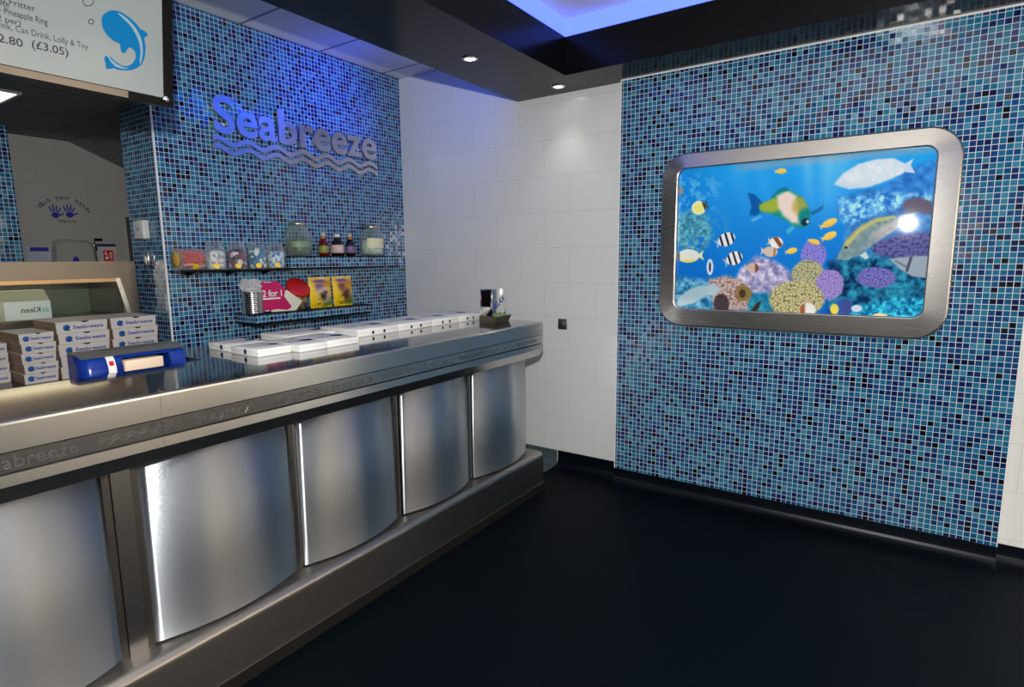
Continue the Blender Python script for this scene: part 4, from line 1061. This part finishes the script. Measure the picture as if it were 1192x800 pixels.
# ------------------------------------------------------------------ kitchen wall things
XK = -5.3
def K(u, v, X=XK): return at(u, v, 'X', X)
t = thing('hand_dryer', 'grey white rounded hand dryer on the kitchen wall with a blue drop mark', 'hand dryer', (XK, 1.83, 1.5))
a, b_ = K(57, 279), K(104, 279)
bm = bmesh.new(); y0, y1, zt, zb = a.y, b_.y, a.z, 1.50
pf = [(y0 + .01, zb), (y1 - .03, zb), (y1, zb + .06), (y1 - .012, zt - .035), (y1 - .05, zt - .004), (y0 + .05, zt), (y0 + .01, zt - .02), (y0, zb + .06)]
mb = MB(); n = len(pf)
vs = [(XK, y, z) for y, z in pf] + [(XK + .10, y, z) for y, z in pf] + [(XK + .13, (y - 1.83) * .80 + 1.83, (z - 1.6) * .82 + 1.6) for y, z in pf]
mb.add(vs, [(k * n + i, k * n + (i + 1) % n, (k + 1) * n + (i + 1) % n, (k + 1) * n + i) for k in (0, 1) for i in range(n)], 0, False)
mb.add(vs, [tuple(range(n))[::-1], tuple(range(2 * n, 3 * n))]); mb.build('dryer_cover', M['dryer'], t)
mb = MB(); p = K(88.5, 302, XK + .131); poly2d(mb, disc2d(p.y, p.z - .01, .022, .03, 16) , (XK + .131, 0, 0), Y_, Z_, .001); mb.build('blue_mark', M['ink_navy'], t)
t = thing('paper_notice', 'paper notice with a blue header beside the hand dryer', 'notice', (XK, 1.63, 1.55))
a = K(30, 287); b_ = K(57, 305)
MB().box(XK, XK + .003, a.y, 1.70, 1.50, a.z).build('sheet', M['paper_grey'], t)
MB().box(XK + .003, XK + .0036, a.y + .02, 1.692, a.z - .035, a.z - .005).build('header', M['ink_navy'], t)
t = thing('safety_sign', 'small white safety sign with navy header and red panel on the kitchen wall', 'sign', (XK, 2.07, 1.5))
a = K(112, 284); b_ = K(134, 284)
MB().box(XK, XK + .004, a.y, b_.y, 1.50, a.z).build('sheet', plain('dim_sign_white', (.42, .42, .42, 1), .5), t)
MB().box(XK + .004, XK + .005, a.y, b_.y, a.z - .02, a.z).build('header', plain('navy_header', srgb(16, 24, 70), .5), t)
y0 = a.y + .04; z0 = a.z - .135
MB().box(XK + .004, XK + .005, y0, y0 + .072, z0, z0 + .085).build('red_panel', M['red'], t)
mb = MB()
mb.box(XK + .005, XK + .006, y0 + .012, y0 + .02, z0 + .05, z0 + .075); mb.box(XK + .005, XK + .006, y0 + .008, y0 + .032, z0 + .048, z0 + .054)
mb.box(XK + .005, XK + .006, y0 + .012, y0 + .032, z0 + .015, z0 + .035)
for z in (.015, .036, .060): mb.box(XK + .005, XK + .006, y0 + .045, y0 + .062, z0 + z, z0 + z + .008)
mb.box(XK + .005, XK + .006, y0 + .045, y0 + .050, z0 + .015, z0 + .066)
mb.build('symbols', M['paper'], t)
t = thing('name_plate', 'tiny dark plate above the safety sign', 'plate', (XK, 2.03, 1.7)); a = K(109, 277.5); b_ = K(119, 281)
MB().rbox(XK, XK + .006, a.y, b_.y, b_.z, a.z, .002, 2).build('plate_body', M['black'], t)
t = thing('soap_dispenser', 'slim chrome soap dispenser between hand dryer and safety sign', 'soap dispenser', (XK, 1.975, 1.5)); y = 1.982
MB().lathe([(.012, 1.50), (.013, 1.56), (.008, 1.60), (.006, 1.64)], (XK + .03, y, 0), n=14).build('nozzle', M['chrome'], t)
MB().lathe([(.005, 1.63), (.016, 1.64), (.018, 1.66), (.012, 1.68), (.003, 1.72)], (XK + .03, y, 0), n=14).build('cap', M['chrome'], t)
MB().box(XK, XK + .03, y - .004, y + .004, 1.60, 1.615).build('bracket', M['chrome'], t)
# wash your hands decal
t = thing('wall_decal', 'wash your hands decal with two blue handprints on the kitchen wall', 'decal', (XK, 1.82, 1.9))
def hand(mb, cy, cz, s, flip):
    f = -1 if flip else 1; T = lambda pts: [(cy + f * x * s, cz + y * s) for x, y in pts]
    o_ = (XK + .001, 0, 0)
    poly2d(mb, T(disc2d(0, 0, .30, .28, 16)), o_, Y_, Z_)
    for bx, by, tx, ty, wd in ((-.24, .26, -.42, .74, .06), (-.08, .34, -.12, .92, .065), (.10, .34, .18, .86, .06), (.22, .22, .42, .62, .055), (.26, -.02, .62, .14, .065)):
        d = Vector((tx - bx, ty - by)); L = d.length; d /= L; p = Vector((-d.y, d.x)) * wd
        ring = [(bx + p.x, by + p.y)] + [(tx + p.x * math.cos(q) + d.x * wd * math.sin(q), ty + p.y * math.cos(q) + d.y * wd * math.sin(q)) for q in [i / 6 * PI for i in range(7)]] + [(bx - p.x, by - p.y)]
        poly2d(mb, T(ring), o_, Y_, Z_)
p = K(64.5, 250.5); mb = MB(); hand(mb, p.y, p.z, .080, False); mb.build('handprint', M['ink_navy'], t)
p = K(81, 250); mb = MB(); hand(mb, p.y, p.z, .080, False); mb.build('handprint', M['ink_navy'], t)
mb = MB(); s = 'Wash your hands'; cY = 1.822; R = .17; cZ = 2.02 - R
for i, ch in enumerate(s):
    if ch == ' ': continue
    a = PI * .5 + 1.02 - 2.04 * i / (len(s) - 1)
    ex = Vector((0, math.sin(a), -math.cos(a))); ey = Vector((0, math.cos(a), math.sin(a)))
    add_text(mb, ch, Vector((XK + .001, cY, cZ)) + ey * R, ex, ey, .044, None, 0, .014, center=False)
mb.build('arched_lettering', M['ink_dark'], t)
mb = MB(); p = K(68, 258.5); add_text(mb, 'hygiene', (XK + .001, p.y, p.z), Y_, Z_, .03, .115, 0, .008); mb.build('lower_lettering', M['ink_dark'], t)
# door frame strip beside the pillar
struct(MB().box(XK, XK + .05, K(146, 253).y, K(146, 253).y + .09, 0, K(146, 253).z).build('door_1', plain('brown_frame', (.035, .028, .018, 1), .5)))
# switches on the pillar return
t = thing('switch_box', 'white plastic control box on the mosaic pillar side', 'switch', (-3.75, 1.694, 1.73))
MB().rbox(-3.842, -3.722, 1.655, 1.694, 1.683, 1.792, .006, 2).build('box_cover', M['white_plastic'], t)
MB().box(-3.80, -3.76, 1.653, 1.656, 1.73, 1.75).build('button', M['paper_grey'], t)
t = thing('switch_plate', 'small steel switch plate below the white control box on the pillar', 'switch', (-3.75, 1.694, 1.56))
MB().rbox(-3.79, -3.735, 1.672, 1.694, 1.525, 1.605, .004, 2).build('plate', M['steel'], t)
MB().box(-3.772, -3.752, 1.668, 1.672, 1.55, 1.58).build('rocker', M['white_plastic'], t)
# fluorescent panel in the kitchen ceiling
t = thing('ceiling_light', 'square white light panel in the dark kitchen ceiling under the menu screen', 'ceiling light', (-4.3, .93, ZK))
mb = MB(); mb.box(-4.62, -3.98, .60, .615, ZK - .012, ZK); mb.box(-4.62, -3.98, 1.225, 1.24, ZK - .012, ZK); mb.box(-4.62, -4.605, .615, 1.225, ZK - .012, ZK); mb.box(-3.995, -3.98, .615, 1.225, ZK - .012, ZK)
mb.build('frame', M['white_plastic'], t)
MB().box(-4.605, -3.995, .615, 1.225, ZK - .008, ZK - .002).build('diffuser', M['panel_light'], t)

# socket on the white wall
t = thing('wall_switch', 'square brushed steel switch plate on the white tiled wall right of the counter', 'switch', (-2.03, YB, 1.075))
a = at(649.5, 371, 'Y', YB - .008); b_ = at(660, 384, 'Y', YB - .008)
MB().rbox(a.x, b_.x, YB - .009, YB, b_.z, a.z, .003, 2).build('plate', steel('switch_steel', (.30, .28, .25), .35), t)
cx = (a.x + b_.x) / 2; cz = (a.z + b_.z) / 2
MB().rbox(cx - .008, cx + .014, YB - .014, YB - .008, cz - .014, cz + .014, .002, 2).build('rocker', M['steel_dark'], t)

# ------------------------------------------------------------------ menu screen
tilt = math.radians(9)
nrm = Vector((math.cos(tilt), 0, -math.sin(tilt))); upv = Vector((math.sin(tilt), 0, math.cos(tilt)))
corner = Vector((-2.40, 1.222, 2.138))       # lower right corner of the case front
tv = thing('menu_screen', 'black framed menu screen hanging over the counter with a blue fish emblem', 'screen', (-2.42, .74, 2.14))
TW, TH = .98, .56
def quad_slab(mb, y0, y1, v0, v1, d0, d1, m=0):
    """box in screen axes: y along Y, v up the screen, d along the normal"""
    c = [corner * 1 + Y_ * (y - corner.y) + upv * v + nrm * d for d in (d0, d1) for v in (v0, v1) for y in (y0, y1)]
    return mb.add(c, [(0, 2, 3, 1), (4, 5, 7, 6), (0, 1, 5, 4), (2, 6, 7, 3), (0, 4, 6, 2), (1, 3, 7, 5)], m)
yR = corner.y; yL = yR - TW; bz = .034; bb = .030
mb = MB(); quad_slab(mb, yL, yR, 0, TH, -.075, -.012); mb.build('case', M['black'], tv)
mb = MB()
quad_slab(mb, yL, yR, 0, bb, -.012, 0); quad_slab(mb, yL, yR, TH - bz, TH, -.012, 0)
quad_slab(mb, yL, yL + bz, bb, TH - bz, -.012, 0); quad_slab(mb, yR - bz, yR, bb, TH - bz, -.012, 0)
mb.build('bezel', M['black'], tv)
mb = MB(); quad_slab(mb, yL + .002, yR - .16, .004, bb - .003, 0, .003); mb.build('bezel_reflection_strip', steel('dark_strip', (.16, .145, .13), .25, (3, 60, 60), .05), tv)  # steel strip laid on the lower bezel in place of its reflection
mb = MB(); quad_slab(mb, yL + bz, yR - bz, bb, TH - bz, -.011, -.006); dsp = mb.build('display', emit('menu_display', (.62, .70, .68, 1), .27, (.10, .11, .11, 1), .08, .3), tv)
mb = MB(); pk = corner + upv * .028 - Y_ * .030
mb.lathe([(.013, 0), (.013, .006), (.008, .009), (.001, .009)], pk, nrm, 18); mb.build('corner_stud', M['chrome'], tv)
SPO = corner + nrm * -.0055; 
def S(u, v):
    p = on_plane(u, v, SPO, nrm); return ((p - corner).dot(Y_), (p - corner).dot(upv))
def screen_poly(name, polys, mat, d=0.0):
    mb = MB()
    for pl in polys: poly2d(mb, pl, corner + nrm * (-.0055 + d), Y_, upv)
    return mb.build(name, mat, dsp)
ink_d = emit('screen_dark_ink', (.05, .06, .08, 1), .35); ink_b = emit('screen_blue_ink', (.0, .22, .56, 1), .45, (.0, .05, .12, 1)); ink_l = emit('screen_pale_ink', (.50, .72, .78, 1), .5)
C6 = 5.96
sp_ = lambda pts: [S(x / C6, y / C6) for x, y in pts]
def smooth(pts, n=5):
    out = []; m_ = len(pts)
    for i in range(m_):
        p0, p1, p2, p3 = [Vector(pts[(i + k) % m_]) for k in (-1, 0, 1, 2)]
        for j in range(n):
            t_ = j / n
            out.append(tuple(.5 * ((2 * p1) + (-p0 + p2) * t_ + (2 * p0 - 5 * p1 + 4 * p2 - p3) * t_ ** 2 + (-p0 + 3 * p1 - 3 * p2 + p3) * t_ ** 3)))
    return out
body = smooth([(705, 130), (725, 95), (770, 72), (830, 80), (890, 115), (950, 170), (985, 225), (1005, 290), (1010, 350), (1000, 410), (975, 455), (920, 485), (850, 488), (800, 478), (770, 440),
               (755, 410), (768, 395), (800, 425), (850, 455), (895, 455), (930, 425), (942, 380), (925, 345), (895, 330), (880, 350), (860, 370), (840, 355), (830, 305), (790, 285), (740, 240), (712, 190)], 3)
screen_poly('fish_emblem', [sp_(body)], ink_b)
screen_poly('fish_fin', [sp_([(970, 200), (1000, 212), (1025, 235), (1020, 252), (1000, 262)])], ink_b, .0002)
screen_poly('fish_tail', [sp_([(735, 478), (732, 440), (722, 405), (735, 382), (760, 412), (800, 470), (770, 478)])], ink_b, .0002)
screen_poly('fish_highlight', [sp_(smooth([(815, 88), (870, 120), (930, 180), (968, 240), (988, 310), (990, 380), (975, 440), (968, 430), (974, 370), (968, 310), (945, 245), (905, 180), (850, 125)], 3))], ink_l, .0005)
screen_poly('fish_highlight', [sp_([(742, 375), (752, 385), (770, 410), (810, 445), (860, 468), (900, 472), (850, 478), (800, 462), (765, 425)])], ink_l, .0005)
for (cx, cy, r) in ((612, 5, 40), (632, 150, 20)):
    mb = MB()
    for i in range(20):
        a0, a1 = 2 * PI * i / 20, 2 * PI * (i + 1) / 20
        q = [S((cx + rr * math.cos(a)) / C6, (cy + rr * math.sin(a)) / C6) for rr, a in ((r, a0), (r, a1), (r - 6, a1), (r - 6, a0))]
        mb.add([corner + nrm * -.0052 + Y_ * y + upv * z for y, z in q], [(0, 1, 2, 3)])
    mb.build('bubble_ring', ink_d, dsp)
def screen_text(s, ul, vl, ur, h, mat, bold=0.0):
    """baseline starts at photo pixel (ul, vl) of the crop and ends below column ur"""
    a = S(ul / C6, vl / C6); b_ = S(ur / C6, (vl + (ur - ul) * .25) / C6)
    mb = MB(); add_text(mb, s, corner + nrm * -.0052 + Y_ * a[0] + upv * a[1], Y_, upv, h, b_[0] - a[0], 0, bold); return mb.build('menu_line', mat, dsp)
screen_text('Chicken Fritter', -210, -45, 245, .026, ink_d, .005)
screen_text('or Bite', -90, 10, 62, .026, ink_d, .005)
screen_text('- Pineapple Ring', -5, 85, 332, .027, ink_d, .006)
screen_text('(2 per)', -40, 132, 145, .024, ink_d, .004)
screen_text('Drink, Can Drink, Lolly & Toy', -60, 176, 612, .027, ink_d)
screen_text('2.80', -12, 288, 160, .034, ink_d, .01)
screen_text('(£3.05)', 222, 330, 475, .034, ink_d, .01)
mb = MB(); mb.box(-2.56, -2.42, .5, 1.02, 2.50, 2.60); mb.build('wall_bracket', M['matt_black'], tv)
